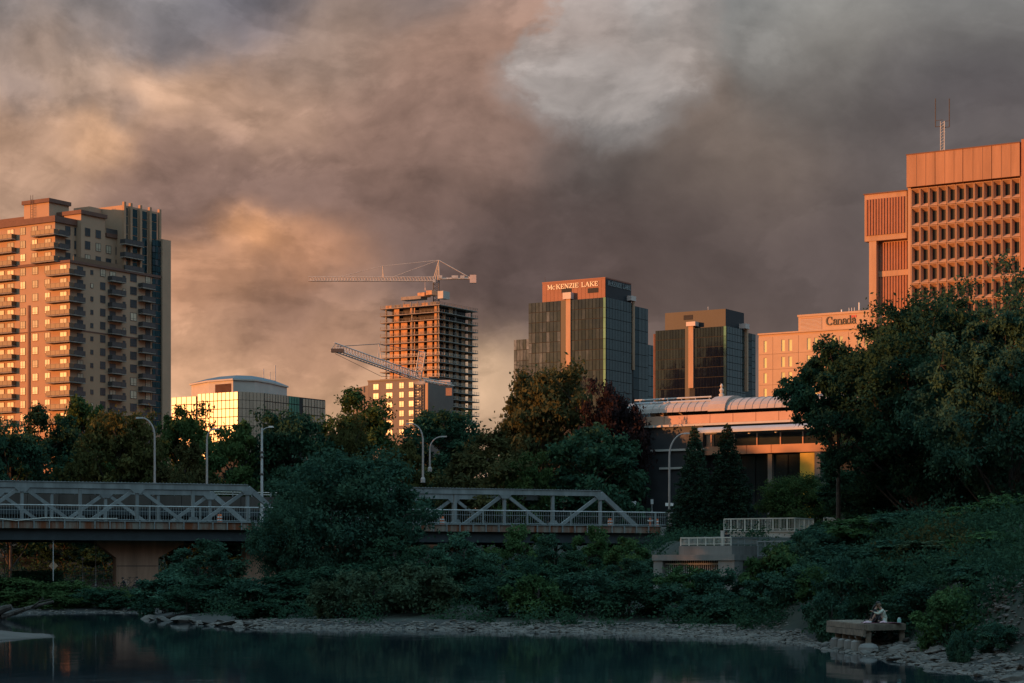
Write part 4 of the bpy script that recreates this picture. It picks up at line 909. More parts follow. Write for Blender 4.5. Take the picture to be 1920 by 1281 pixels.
# ---- office block carrying the Canada wordmark
def canada_block():
    b = Bld('government_office', 1665, 490, 10, 'pale precast office block with the word Canada on its upper storey'); e = b.e
    yl = b.L(1422); zt = b.ZL(1425, 628)
    MB().box(.25, 40, -6, yl, 0, zt - .05).build('core', mt['canada'], e)
    zs = [b.ZL(1500, y) for y in (628, 661, 690, 719, 748, 777)]
    cols = [1422, 1449, 1497, 1544, 1591, 1638]
    for k in range(5):
        for c0, c1 in zip(cols, cols[1:]):
            a1, a0 = b.L(c0) , b.L(c1); z1, z0 = zs[k] - .03, zs[k + 1] + .03
            wins = [(1432, 1438)] if c0 == 1422 else [(c0 + 16, c0 + 23), (c0 + 29.5, c0 + 36.5)]
            wz0, wz1 = z0 + (z1 - z0) * .12, z0 + (z1 - z0) * .80
            pn = MB(); edges = sorted([(b.L(q), b.L(p)) for p, q in wins])
            ys_ = [a0 + .04] + [v for ed in edges for v in ed] + [a1 - .04]
            for i in range(0, len(ys_), 2): pn.box(0, .24, ys_[i], ys_[i + 1], z0, z1)
            for ea, eb in edges: pn.box(0, .24, ea, eb, z0, wz0).box(0, .24, ea, eb, wz1, z1)
            p = pn.build('wall_panel', mt['canada'], e)
            for ea, eb in edges:
                w = MB().box(.10, .16, ea, ea + .12, wz0, wz1).box(.10, .16, eb - .12, eb, wz0, wz1).box(.10, .16, ea + .12, eb - .12, wz1 - .12, wz1).build('window', mt['whiteconc'], p)
                # third level is the deepest allowed, so the pane sits beside its frame
                MB().box(.17, .22, ea, eb, wz0, wz1).build('pane', mt['greyglass'], p)
    z2 = b.ZL(1500, 593); z1 = b.ZL(1500, 622); yu = b.L(1497, 1.5)
    MB().box(1.5, 40, -6, yu, zt - .05, z2).build('upper_storey', mt['canada'], e)
    MB().box(1.3, 40, -6.2, yu + .2, z2, z2 + .5).build('coping', mt['canada'], e)
    MB().box(-.15, 1.4, -6, yl + .15, zt - .05, zt + .3).build('coping', mt['canada'], e)
    pan = MB().box(1.44, 1.499, b.L(1541, 1.5), b.L(1501, 1.5), b.ZL(1520, 619, 1.5), b.ZL(1520, 596, 1.5)).build('louvre_panel', mt['stucco_dark'], e)
    for i in range(9): MB().box(1.38, 1.439, b.L(1541, 1.5), b.L(1501, 1.5), b.ZL(1520, 619 - i * 2.4, 1.5), b.ZL(1520, 618 - i * 2.4, 1.5)).build('louvre_slat', mt['whiteconc'], pan)
    s = empty('sign', (0, 0, 0)); s.parent = e
    lettering(b, 'L', '', b.L(1549, 1.5), b.L(1605, 1.5), b.ZL(1577, 608.5, 1.5), 2.05, mt['black'], 1.47, s, keys=['c_C', 'a', 'n', 'a', 'd', 'a'])
    fz0, fz1 = b.ZL(1600, 595.5, 1.5), b.ZL(1600, 591, 1.5); y0 = b.L(1597, 1.5); fw = .30
    MB().box(1.38, 1.46, y0 - fw, y0, fz0, fz1).build('flag_bar', mt['red'], s); MB().box(1.38, 1.46, y0 - 4 * fw, y0 - 3 * fw, fz0, fz1).build('flag_bar', mt['red'], s)
    c, zc, r = y0 - 2 * fw, (fz0 + fz1) / 2, .26
    leaf = [(0, 1), (.25, .55), (.5, .65), (.42, .15), (.8, .35), (1, .1), (.7, -.35), (.15, -.45), (.1, -.95), (-.1, -.95), (-.15, -.45), (-.7, -.35), (-1, .1), (-.8, .35), (-.42, .15), (-.5, .65), (-.25, .55)]
    MB().extr([(1.40, c + u * r, zc + v * r) for u, v in leaf], (.06, 0, 0)).build('maple_leaf', mt['red'], s)
    for px, h in ((1578, .9), (1592, 1.2), (1597, 1.2), (1602, 1.2), (1611, 2.3)): MB().tube((4, b.L(px, 4), z2 + .4), (4, b.L(px, 4), z2 + .5 + h), .18 if px in (1578, 1611) else .07, 6).build('roof_vent', mt['white'], e)
canada_block()

# ---- orange precast tower at the right edge
def module_mesh(w, h):
    m = MB(); bd = .16; D = 1.0; iw, ih = w * .50, h * .56; sh = -w * .02
    O = [(-w / 2 + .05, -h / 2 + .05), (w / 2 - .05, -h / 2 + .05), (w / 2 - .05, h / 2 - .05), (-w / 2 + .05, h / 2 - .05)]
    B = [(-w / 2 + bd, -h / 2 + bd), (w / 2 - bd, -h / 2 + bd), (w / 2 - bd, h / 2 - bd), (-w / 2 + bd, h / 2 - bd)]
    I = [(-iw / 2 + sh, -ih / 2), (iw / 2 + sh, -ih / 2), (iw / 2 + sh, ih / 2), (-iw / 2 + sh, ih / 2)]
    k = 0
    for i in range(4):
        j = (i + 1) % 4
        m.poly([(0, -O[i][0], O[i][1]), (0, -O[j][0], O[j][1]), (0, -B[j][0], B[j][1]), (0, -B[i][0], B[i][1])])
        m.poly([(0, -B[i][0], B[i][1]), (0, -B[j][0], B[j][1]), (D, -I[j][0], I[j][1]), (D, -I[i][0], I[i][1])])
        m.poly([(0, -O[j][0], O[j][1]), (0, -O[i][0], O[i][1]), (D, -O[i][0], O[i][1]), (D, -O[j][0], O[j][1])])
    pane = MB().box(D - .02, D + .05, -sh - iw / 2, -sh + iw / 2, -ih / 2, ih / 2)
    return m.mesh('window_module', mt['orangeconc']), pane.mesh('pane', mt['deeppane'])
def precast_tower():
    b = Bld('concrete_office_tower', 1990, 385, 10, 'orange lit concrete office tower with grid of deep square windows'); e = b.e
    y0, y1 = b.L(1913), b.L(1708); n = 12; w = (y1 - y0) / n; h = 35.6 * b.P.y * 1.045 / F
    zt = b.ZL(1708, 354)
    MB().box(1.25, 30, -3, b.L(1702), 0, zt + 4).build('core', mt['orangeconc'], e)
    MB().box(.05, 1.24, y1 + .04, b.L(1702), 0, zt + 1).build('corner_pier', mt['orangeconc'], e)
    MB().box(.05, 1.24, -3, y0 - .04, 0, zt + 1).build('corner_pier', mt['orangeconc'], e)
    mm, pm = module_mesh(w, h)
    for k in range(8):
        for i in range(n):
            o = ob('window_module', mm, e, (0, y0 + w * (i + .5), zt - h * (k + .5)))
            ob('pane', pm, o)
    # blank attic
    za, zb = zt + .25, b.ZL(1702, 292); ye = b.L(1701)
    edges = [b.L(p) for p in (1701, 1755, 1807, 1861, 1914)]
    for a1, a0 in zip(edges, edges[1:]):
        p = MB().box(-.5, 1.2, a0 + .06, a1 - .06, za, zb).build('attic_panel', mt['attic'], e)
        for q in (.33, .66): y = a0 + (a1 - a0) * q; MB().box(-.56, -.501, y - .06, y + .06, za + .1, zb - .1).build('seam', mt['attic'], p)
    MB().box(1.2, 30, -3, ye, zt + 4, zb - .05).build('attic_core', mt['joint'], e)
    MB().box(-.6, 30, b.L(1914), ye + .05, zb, zb + .18).build('coping', mt['brown'], e)
    MB().box(-.5, 29, -3, b.L(1916.5), 0, zb + .6).build('side_bay', mt['precast2'], e)
    # blind wing at the left with ribbed panels
    yw = b.L(1621, .9); yi = b.L(1700, .9); zu1, zu0 = b.ZL(1660, 362, .9), b.ZL(1660, 450, .9)
    MB().box(.9, 14, yi, yw, zu0, zu1).build('wing_box', mt['orangeconc'], e)
    def ribs(ya, yb, z0, z1, x, nm):
        p = MB().box(x - .03, x + .05, ya, yb, z0, z1).build(nm, mt['precast2'], e); nn = max(6, int((yb - ya) / .55))
        for i in range(nn): y = ya + (yb - ya) * (i + .5) / nn; ob('rib', boxmesh('rib', (.20, .26, z1 - z0), mt['precast2']), p, (x - .12, y, (z0 + z1) / 2))
    ribs(yi + .3, yw - .25, zu0 + 1.1, zu1 - 1.0, .86, 'ribbed_panel')
    yc = b.L(1631, 2.4); MB().box(2.4, 14, yi, yc, 0, zu0).build('wing_core', mt['orangeconc'], e)
    MB().box(1.0, 2.39, b.L(1643, 1.0), b.L(1629.5, 1.0), 0, zu0).build('wing_pier', mt['orangeconc'], e)
    zm = b.ZL(1670, 513, 2.4)
    ribs(yi + .3, b.L(1644, 2.3), zm + .6, zu0 - .3, 2.34, 'ribbed_panel'); ribs(yi + .3, b.L(1644, 2.3), b.ZL(1670, 580, 2.4) + .2, zm - .6, 2.34, 'ribbed_panel'); 
    MB().box(2.1, 2.39, yi + .1, b.L(1644, 2.2), zm - .55, zm + .55).build('belt', mt['orangeconc'], e); MB().box(2.1, 2.39, yi + .1, b.L(1644, 2.2), 0, b.ZL(1670, 580, 2.4)).build('belt', mt['orangeconc'], e)
    MB().box(.7, 14.2, yi, yw + .2, zu1, zu1 + .2).build('coping', mt['brown'], e)
    # roof domes
    for px in (1797, 1832): MB().lathe([(1.5, 0), (1.45, .35), (1.0, .75), (.4, .95), (.05, 1.0)], 12, (6, b.L(px, 6), zb + .3)).build('roof_dome', mt['white'], e)
    # antenna mast
    A = empty('antenna_mast', (0, 0, 0)); A.parent = e; xa = 5.0; ya = b.L(1768, xa); z0 = zb; z1 = b.Z(228, xa, ya); m = MB()
    c = [(xa + .45 * math.cos(a), ya + .45 * math.sin(a)) for a in (0, 2.1, 4.2)]
    for x, y in c: m.tube((x, y, z0), (x, y, z1), .09, 5)
    nn = 12
    for k in range(nn):
        za_, zb_ = z0 + (z1 - z0) * k / nn, z0 + (z1 - z0) * (k + 1) / nn
        for i in range(3): m.tube((*c[i], za_), (*c[(i + 1) % 3], zb_), .05, 4)
    m.build('lattice', mt['lampgrey'], A)
    for px in (1754, 1780):
        y = b.L(px, xa); zz = b.Z(238, xa, y)
        MB().tube((xa, y, zz), (xa, y, b.Z(185, xa, y)), .11, 5).tube((xa, ya, zz), (xa, y, zz), .08, 4).tube((xa, ya, zz + 1.2), (xa, y, zz + 1.2), .06, 4).build('whip_antenna', mt['frame'], A)
precast_tower()

# ---- pale glass office
def gold_office():
    b = Bld('low_glass_office', 447, 400, 10, 'low office of pale gold mirror glass with a faceted rooftop storey'); e = b.e
    y1 = b.L(371); y2 = b.L(322, 1.2); zt = b.Z(734); zb = b.Z(860)
    # chamfered corner, right wing
    th = math.radians(-4); c1 = Vector((5.5 * math.cos(math.radians(-23)), 5.5 * math.sin(math.radians(-23))))
    x1 = b.R(610, c1.y)
    MB().prism([(.02, .02), (c1.x, c1.y + .02), (x1, c1.y + .02), (x1, y1), (.02, y1)], 0, zt - .05).build('core', mt['joint'], e)
    panes(b, 'L', .05, y1, zb, zt, 10, 8, mt['goldglass'], tilt=.002)
    MB().box(.9, 12, y1, y1 + 1.3, 0, zt - .4).build('dark_slot', mt['joint'], e)
    panes(b, 'L', y1 + 1.3, y2, zb, zt - .3, 5, 8, mt['goldglass'], 1.2, tilt=.002); MB().box(1.22, 12, y1 + 1.3, y2, 0, zt - .35).build('core', mt['joint'], e)
    # chamfer face as its own row of panels
    n = 7; a = math.atan2(c1.y, c1.x); ln = c1.length
    for i in range(n):
        for k in range(8):
            rh = (zt - zb) / 8; u = (i + .5) / n
            ob('grey_panel', boxmesh('grey_panel', (ln / n - .08, .1, rh - .08), mt['greyglass']), e, (c1.x * u + .05 * math.sin(a), c1.y * u - .05 * math.cos(a), zb + rh * (k + .5)), (0, 0, a))
    xa, xb_, xc = b.R(541, c1.y), b.R(561, c1.y), b.R(567, c1.y)
    panes(b, 'R', c1.x + .1, xa, zb, zt, 9, 8, mt['greyglass'], c1.y, tilt=.003, name='grey_panel'); panes(b, 'R', xa, xb_, zb, zt, 4, 8, mt['greenglass'], c1.y, name='green_panel')
    panes(b, 'R', xc, x1, zb, zt - .2, 8, 8, mt['greyglass'], c1.y, tilt=.003, name='grey_panel')
    # rooftop storey
    def at(px, x): return (x, b.L(px, x))
    P = [at(400, 5), at(438, 3.0), (4.5, -1.0), (15, -1.6), (22, 3.5), (23, 14), (12, 19)]
    P = [(2.4, b.L(391, 2.4)), (1.8, b.L(437, 1.8)), (5.4, .3), (b.R(505, 1.2), 1.2), (b.R(538, 4), 4.0), (b.R(538, 4) + 1.5, 11), (6, 17)]
    P = [P[0], P[1], P[2], P[3], P[4], P[5], P[6]]
    z1 = b.Z(714, 3, 3); cxy = (sum(p[0] for p in P) / 7, sum(p[1] for p in P) / 7)
    rt = MB().prism(P[0:7] if False else list(P), zt - .05, z1).build('rooftop_storey', mt['whiteconc'], e)
    ro = MB(); up = [(p[0] + (cxy[0] - p[0]) * .30, p[1] + (cxy[1] - p[1]) * .30, z1 + 1.2) for p in P]; lo = [(p[0] - (cxy[0] - p[0]) * .04, p[1] - (cxy[1] - p[1]) * .04, z1 + .3) for p in P]
    for i in range(7): j = (i + 1) % 7; ro.poly([lo[i], lo[j], up[j], up[i]])
    ro.poly(up); ro.build('roof', mt['roofblue'], rt)
    MB().prism([(x, y) for x, y, z in lo], z1, z1 + .3).build('eave', mt['whiteconc'], rt)
    d = (Vector(P[1]) - Vector(P[0])); nrm = Vector((d.y, -d.x)).normalized() * -1
    if nrm.x > 0: nrm = -nrm
    q = [Vector(P[0]) + d * u + nrm * .06 for u in (.28, .93)]
    MB().extr([(q[0].x, q[0].y, zt), (q[1].x, q[1].y, zt), (q[1].x, q[1].y, z1 - .6), (q[0].x, q[0].y, z1 - .6)], (0, 0, 0.001)).build('dark_opening', mt['brown'], rt)
    for px, h in ((494, 1.6), (506, 1.1), (516, 2.6)): x = b.R(px, 4); MB().tube((x, 4, z1 + .6), (x, 4, z1 + 1.6 + h), .10, 6).build('roof_vent', mt['lampgrey'], rt)
gold_office()

# ---- grey mid-rise
def midrise():
    b = Bld('grey_apartment_block', 804, 660, 10, 'grey mid rise apartment block behind the lower crane'); e = b.e
    yl = b.L(690); zt = b.Z(709); MB().box(0, b.R(850), 0, yl, 0, zt).build('wall', mt['midrise'], e)
    MB().box(-.2, b.R(850), -.2, yl + .1, zt, zt + .4).build('coping', mt['frame'], e)
    y2 = b.L(664, 6); MB().prism([(0, yl), (6, y2), (20, y2), (20, yl)][::-1], 0, zt - 1.2).build('angled_wall', mt['midrise'], e)
    MB().box(-.5, 0, .05, .95, 0, zt - 1).build('corner_pilaster', mt['orangeconc'], e)
    dz = 17.5 * 665 / F
    for k in range(6):
        z = zt - 2.8 - k * dz
        for px, w, q in ((730, 2.6, .6), (753, 1.9, .6), (771, 1.9, .5), (786, 1.6, .3), (705, 2.2, 0)): add_window(b, 'L', b.L(px), z, w, 1.9, random.random() < q)
        for u in (.25, .5, .75):
            p = Vector((0, yl)).lerp(Vector((6, y2)), u); d = math.atan2(y2 - yl, 6) - math.pi / 2; fm, pm = window_mesh(1.0, 1.9)
            o = ob('window', fm, e, (p.x - .05, p.y - .02, z - .5), (0, 0, d)); ob('pane', pm['pane'], o)
midrise()

# ---- unfinished tower
def building_site():
    rnd = random.Random(8)
    b = Bld('unfinished_tower', 823, 870, 10, 'unfinished concrete apartment tower with open slab floors under a crane'); e = b.e
    yl = b.L(722); xr = b.R(886); dz = 13.35 * 875 / F; zt = b.Z(571)
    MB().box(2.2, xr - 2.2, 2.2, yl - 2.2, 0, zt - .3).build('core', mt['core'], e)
    oy, ox = b.L(715) - yl, b.R(893) - xr
    nf = 17
    for k in range(nf):
        z = zt - k * dz; ext = 1.0 if k < 12 else 1.6
        s = MB().box(-ext, xr + ox, -ext, yl + oy, z - .34, z).build('floor_slab', mt['slab'], e)
        r = MB()
        for zz in (.5, 1.0): r.box(-ext + .05, -ext + .12, -ext, yl + oy, z + zz, z + zz + .09).box(-ext + .13, xr + ox, -ext + .05, -ext + .12, z + zz, z + zz + .09)
        nn = 16
        for i in range(nn + 1): y = -ext + .2 + (yl + oy + ext - .4) * i / nn; r.box(-ext + .04, -ext + .13, y - .05, y + .05, z + .01, z + 1.1)
        for i in range(nn + 1): x = -ext + .2 + (xr + ox + ext - .4) * i / nn; r.box(x - .05, x + .05, -ext + .04, -ext + .13, z + .01, z + 1.1)
        r.build('guard_rail', mt['crane'] if k > 6 else mt['frame'], s)
        if k == 0: continue
        h = dz - .34
        if k > 0:
            for px, w in ((734, 1.6), (744, 2.6), (758, 3.2), (774, 2.4), (790, 2.8), (806, 2.6), (817, 1.2)):
                if k < 3 and rnd.random() < .4: continue
                ob('block_wall', boxmesh('block_wall', (.3, w, h - .06), mt['brick']), e, (.8, b.L(px, .8), z + h / 2 + .02))
            for px, w in ((833, 1.6), (845, 2.8), (856, 2.6), (868, 2.4), (880, 1.6)):
                if k < 3 and rnd.random() < .5: continue
                ob('block_wall', boxmesh('block_wall', (w, .3, h - .06), mt['brick']), e, (b.R(px, .8), .8, z + h / 2 + .02))
        for (x, y) in ((.3, .3), (.3, yl - .4), (xr - .3, .3), (.3, yl * .5), (xr * .5, .3)): ob('column', boxmesh('column', (.55, .55, h - .04), mt['slab']), e, (x, y, z + h / 2 + .01))
    # top deck: formwork, cabin, stair core
    z = zt
    for (p0, p1, y0, y1, m) in ((753, 790, 562, 556, 'slab'), (784, 797, 556, 549, 'brick'), (800, 811, 553, 545, 'brick'), (822, 832, 560, 546, 'whiteconc')):
        ya, yb = b.L(p1, 4), b.L(p0, 4); MB().box(3.5, 8.5, ya, yb, b.ZL((p0 + p1) / 2, y0, 4), b.ZL((p0 + p1) / 2, y1, 4)).build('formwork', mt[m], e)
    for px in (757, 770, 783, 796): y = b.L(px, 4); MB().box(3.8, 4.2, y - .2, y + .2, z, z + 2.6).build('column', mt['slab'], e)
    for i in range(6): y = yl * (i + .5) / 6; MB().box(-.6, -.5, y - 1.6, y + 1.6, z + .05, z + 1.2).build('safety_screen', mt['brick' if i % 2 else 'slab'], e)
building_site()

def lattice(mb, p, q, w, h, n, r, tri=True, up=(0, 0, 1)):
    """triangular crane jib between p and q"""
    p, q = Vector(p), Vector(q); t = (q - p).normalized(); a = t.cross(Vector(up)).normalized() * w / 2; u = a.cross(t).normalized() * h
    if u.z < 0: u = -u
    for s in (a, -a): mb.tube(p + s, q + s, r, 4)
    mb.tube(p + u, q + u, r, 4)
    for i in range(n):
        c0 = p.lerp(q, i / n); c1 = p.lerp(q, (i + 1) / n); cm = p.lerp(q, (i + .5) / n)
        for s in (a, -a): mb.tube(c0 + s, cm + u, r * .6, 3); mb.tube(cm + u, c1 + s, r * .6, 3)
        mb.tube(c0 + a, c1 - a, r * .6, 3)
def mast(mb, p, q, w, n, r):
    p, q = Vector(p), Vector(q); t = (q - p).normalized(); a = Vector((1, 0, 0)); bq = t.cross(a).normalized(); a = bq.cross(t)
    C4 = [(a + bq) * w / 2, (a - bq) * w / 2, (-a - bq) * w / 2, (-a + bq) * w / 2]
    for c in C4: mb.tube(p + c, q + c, r, 4)
    for i in range(n):
        p0 = p.lerp(q, i / n); p1 = p.lerp(q, (i + 1) / n)
        for j in range(4): mb.tube(p0 + C4[j], p1 + C4[(j + 1) % 4], r * .6, 3); mb.tube(p1 + C4[j], p1 + C4[(j + 1) % 4], r * .6, 3)
def crane_high():
    d = 884; o = W(818, 560, d); e = empty('tower_crane', o, 0, 'cream tower crane with long level jib above the unfinished tower', 'crane'); l = lambda px, py: W(px, py, d) - o
    m = MB(); mast(m, l(818, 585), l(818, 526), 2.4, 8, .17); m.build('mast', mt['frame'], e)
    m = MB(); lattice(m, l(814, 527), l(578, 527), 1.6, 1.7, 44, .15); m.build('jib', mt['crane'], e)
    m = MB(); lattice(m, l(822, 524), l(884, 523), 1.6, .5, 10, .16); m.box(*[v for ab in zip(l(826, 523), l(884, 523)) for v in ab][:2], -.7, .7, l(0, 524).z, l(0, 523.2).z); m.build('counter_jib', mt['crane'], e)
    m = MB(); ap = l(823, 488)
    for px in (812, 816, 821, 824): m.tube(l(px, 526), ap, .17, 4)
    for k in range(6): m.tube(l(812, 526).lerp(ap, k / 6), l(824, 526).lerp(ap, (k + .5) / 6), .1, 3)
    m.build('apex_frame', mt['crane'], e)
    m = MB(); st = l(718, 499); m.tube(ap, st, .10, 4).tube(st, l(634, 520), .10, 4).tube(ap, l(735, 520), .10, 4).tube(ap, l(882, 521), .16, 4); m.build('tie_rod', mt['crane'], e)
    m = MB(); m.tube(l(717, 526), st, .13, 4).tube(l(720, 526), st, .13, 4); m.build('jib_post', mt['crane'], e)
    x0, x1 = l(881, 0).x, l(893, 0).x; MB().box(x0, x1, -1, 1, l(0, 531).z, l(0, 516).z).build('counterweight', mt['cap'], e)
    for p0, p1 in ((823, 829), (847, 859), (863, 871)): MB().box(l(p0, 0).x, l(p1, 0).x, -.8, .8, l(0, 522).z, l(0, 517).z).build('machinery', mt['lampgrey'], e)
    MB().box(l(812, 0).x, l(817, 0).x, -2.4, -1.0, l(0, 531).z, l(0, 525).z).build('operator_cab', mt['lampgrey'], e)
    MB().tube(l(797, 527), l(797, 540), .07, 4).box(l(796, 0).x, l(798.4, 0).x, -.3, .3, l(0, 545).z, l(0, 540).z).build('hook_line', mt['cap'], e)
crane_high()
def crane_low():
    d = 640; o = W(786, 790, d); e = empty('tower_crane', o, 0, 'second crane with raised jib in front of the grey apartment block', 'crane'); l = lambda px, py, dd=d: W(px, py, dd) - o
    m = MB(); mast(m, l(786, 800), l(786, 720), 3.0, 14, .20); m.build('mast', mt['frame'], e)
    MB().box(l(775, 0).x, l(797, 0).x, -1.6, 1.6, l(0, 722).z, l(0, 716).z).build('slewing_ring', mt['crane'], e)
    m = MB(); lattice(m, l(782, 712), l(626, 657, 596), 2.0, 2.2, 30, .17); m.build('jib', mt['lampgrey'], e)
    tip = l(625, 655, 595); MB().box(tip.x - .6, tip.x + 3.0, tip.y - 1, tip.y + 1, tip.z - .9, tip.z + .1).build('jib_tip', mt['frame'], e)
    m = MB(); mast(m, l(783, 712), l(792, 660), 1.9, 7, .17); m.build('apex_frame', mt['crane'], e)
    m = MB(); pk = l(711, 645, 622); m.tube(pk, l(630, 650, 597), .10, 4).tube(pk, l(790, 660), .10, 4); m.tube(l(628, 663, 596), l(715, 706, 622), .07, 4).tube(l(715, 706, 622), l(760, 708, 636), .07, 4); m.build('tie_rod', mt['frame'], e)
    m = MB(); m.tube(l(708, 677, 620), pk, .12, 4).tube(l(716, 679, 622), pk, .12, 4); m.build('jib_post', mt['crane'], e)
    m = MB(); lattice(m, l(790, 714), l(847, 724, 655), 1.8, .9, 9, .17); m.build('counter_jib', mt['crane'], e)
    q = l(842, 734, 654); MB().box(q.x - 1.0, q.x + .9, q.y - 1, q.y + 1, q.z - 1.4, q.z + 1.0).build('counterweight', mt['terracotta'], e)
    q = l(835, 718, 653); MB().box(q.x - 2.0, q.x + 1.6, q.y - .8, q.y + .8, q.z - .8, q.z + .8).build('machinery', mt['cap'], e)
crane_low()

# ---- museum with barrel vaulted roof
def museum():
    b = Bld('museum', 1545, 238, 8, 'museum with ribbed barrel vault roof, terracotta fascia and silver canopy'); e = b.e
    yl = b.L(1170); yr = -9.0; z0 = b.ZL(1345, 775.5); z1 = b.ZL(1345, 744); hh = z1 - z0; Wd = 7.2
    def prof(u): a = math.pi * (.04 + .92 * u); return (Wd / 2 * (1 - math.cos(a)) - .1, z0 + hh * math.sin(a) ** .8)
    n = 12; step = .95; roof = MB().box(.3, Wd - .3, yr + .1, yl - .1, b.ZL(1345, 793) + .02, z0 - .05).build('roof_structure', mt['museumshade'], e)
    cnt = int((yl - yr) / step); key = MB()
    for i in range(n): p, q = prof(i / n), prof((i + 1) / n); key.poly([(p[0], 0, p[1]), (p[0], -(step - .07), p[1]), (q[0], -(step - .07), q[1]), (q[0], 0, q[1])][::-1])
    for i in range(n):   # raised standing seam along one side
        p, q = prof(i / n), prof((i + 1) / n); key.bar((p[0], .03, p[1]), (q[0], .03, q[1]), .07, .12)
    pm = key.mesh('roof_panel', mt['museumroof'])
    for i in range(cnt): ob('roof_panel', pm, roof, (0, yr + step * (i + 1), 0))
    # cross arch with finial
    yc = b.L(1345); ar = MB()
    for i in range(n):
        p, q = prof(i / n), prof((i + 1) / n); s = 1.06
        ar.extr([(p[0] - .25, yc - 1.1, z0 + (p[1] - z0) * 1.08 + .15), (q[0] - .25, yc - 1.1, z0 + (q[1] - z0) * 1.08 + .15), (q[0] - .25, yc + 1.1, z0 + (q[1] - z0) * 1.08 + .15), (p[0] - .25, yc + 1.1, z0 + (p[1] - z0) * 1.08 + .15)], (0, 0, -.3))
    ar.build('roof_arch', mt['museumroof'], e)
    MB().lathe([(.28, 0), (.34, .5), (.16, .6), (.30, 1.0), (.12, 1.25), (.2, 1.5), (.06, 1.75)], 8, (2.6, b.L(1353, 2.6), z1 + .02)).build('finial', mt['whiteconc'], e)
    zp = b.ZL(1260, 755, 1.5); MB().tube((1.3, b.L(1334, 1.3), zp), (1.3, b.L(1190, 1.3), zp), .17, 8).build('roof_pipe', mt['silver'], e)
    m = MB().tube((2.2, b.L(1334, 2.2), zp + .55), (2.2, b.L(1190, 2.2), zp + .55), .10, 6)
    for px in (1200, 1226, 1252, 1278, 1304, 1330): m.tube((2.2, b.L(px, 2.2), zp + .55), (1.9, b.L(px, 1.9), zp - .7), .06, 4)
    m.build('roof_rail', mt['lampgrey'], e)
    # fascia panels
    zf = b.ZL(1400, 815)
    ed = [yr] + [b.L(p) for p in (1462, 1419, 1376, 1333, 1290, 1247, 1204)] + [yl]
    zf = b.ZL(1345, 793)
    for a0, a1 in zip(ed, ed[1:]): MB().box(-.25, .29, a0 + .03, a1 - .03, zf, z0 - .06).build('fascia_panel', mt['terracotta'], e)
    zp2 = b.ZL(1345, 803); MB().box(-1.4, -.26, yr, b.L(1215), zf - .35, zf - .1).build('gutter', mt['whiteconc'], e)
    # curved silver canopy
    ya, yb = yr, b.L(1312, -3); zc = b.ZL(1400, 808.5, -3); cn = MB(); kk = 8
    for i in range(kk):
        a0, a1 = math.pi * i / kk, math.pi * (i + 1) / kk
        pts = [(-2.9 - 1.2 * math.cos(a), zc + .62 * math.sin(a)) for a in (a0, a1)]
        cn.extr([(pts[0][0], ya, pts[0][1]), (pts[0][0], yb, pts[0][1]), (pts[1][0], yb, pts[1][1]), (pts[1][0], ya, pts[1][1])], (0, 0, -.1))
    cn.build('canopy', mt['silver'], e)
    for px in (1405, 1455): MB().lathe([(.16, 0), (.2, .12), (.1, .25)], 8, (-2.9, b.L(px, -2.9), zc - .3)).build('canopy_lamp', mt['white'], e)
    # gallery window band and balcony fronts
    yb0 = b.L(1332); zg1 = b.ZL(1400, 813); zg0 = b.ZL(1400, 836)
    MB().box(1.0, Wd, yr, yl, 0, zf - .02).build('hall', mt['museumshade'], e)
    MB().box(-.2, .9, b.L(1336), b.L(1326), zg0, zg1).build('corner_pier', mt['terracotta'], e)
    ed = [yr, b.L(1505), b.L(1463), b.L(1419), b.L(1376), b.L(1337)]
    for a0, a1 in zip(ed, ed[1:]):
        MB().box(.15, .25, a0 + .07, a1 - .07, zg0 + .02, zg1).build('gallery_pane', mt['museumglass'], e); MB().box(.02, .3, a1 - .065, a1 + .065, zg0 + .02, zg1).build('mullion', mt['terracotta'], e)
    zb0 = b.ZL(1400, 851.5)
    ed = [yr, b.L(1450), b.L(1404), b.L(1357), b.L(1318)]
    for a0, a1 in zip(ed, ed[1:]): MB().box(-.6, .14, a0 + .03, a1 - .03, zb0, zg0).build('balcony_panel', mt['terracotta'], e)
    # entrance glazing below
    zq = .2; ed = [b.L(p) for p in (1500, 1473, 1446, 1438, 1412, 1386, 1360, 1334)]
    for i, (a0, a1) in enumerate(zip(ed, ed[1:])):
        if i == 2: MB().box(.2, 1.1, a0, a1, 0, zb0).build('column', mt['concrete'], e); continue
        MB().box(.7, .8, a0 + .06, a1 - .06, zq, zb0 - .02).build('entrance_pane', mt['museumglass'], e)
    # wing on the left, tree shade put into its dark wall colour
    yw = b.L(1325); MB().box(-1.0, .99, yw, yl, 0, zf - .4).build('wing', mt['museumshade'], e)
    for py, px0, px1 in ((844, 1222, 1322), (878, 1238, 1285)): z = b.ZL(1270, py, -1); MB().box(-1.3, -1.01, b.L(px1, -1), b.L(px0, -1), z - .12, z + .12).build('string_course', mt['whiteconc'], e)
    # yellow entrance wall
    yy = MB().box(-.8, .1, b.L(1527, -.8), b.L(1500, -.8), 0, b.ZL(1515, 850)).build('yellow_wall', mt['yellow'], e)
    MB().box(-.9, 6, b.L(1538, -.9), b.L(1527, -.9) - .02, 0, b.ZL(1530, 848)).build('grey_pier', mt['concrete'], e)
museum()

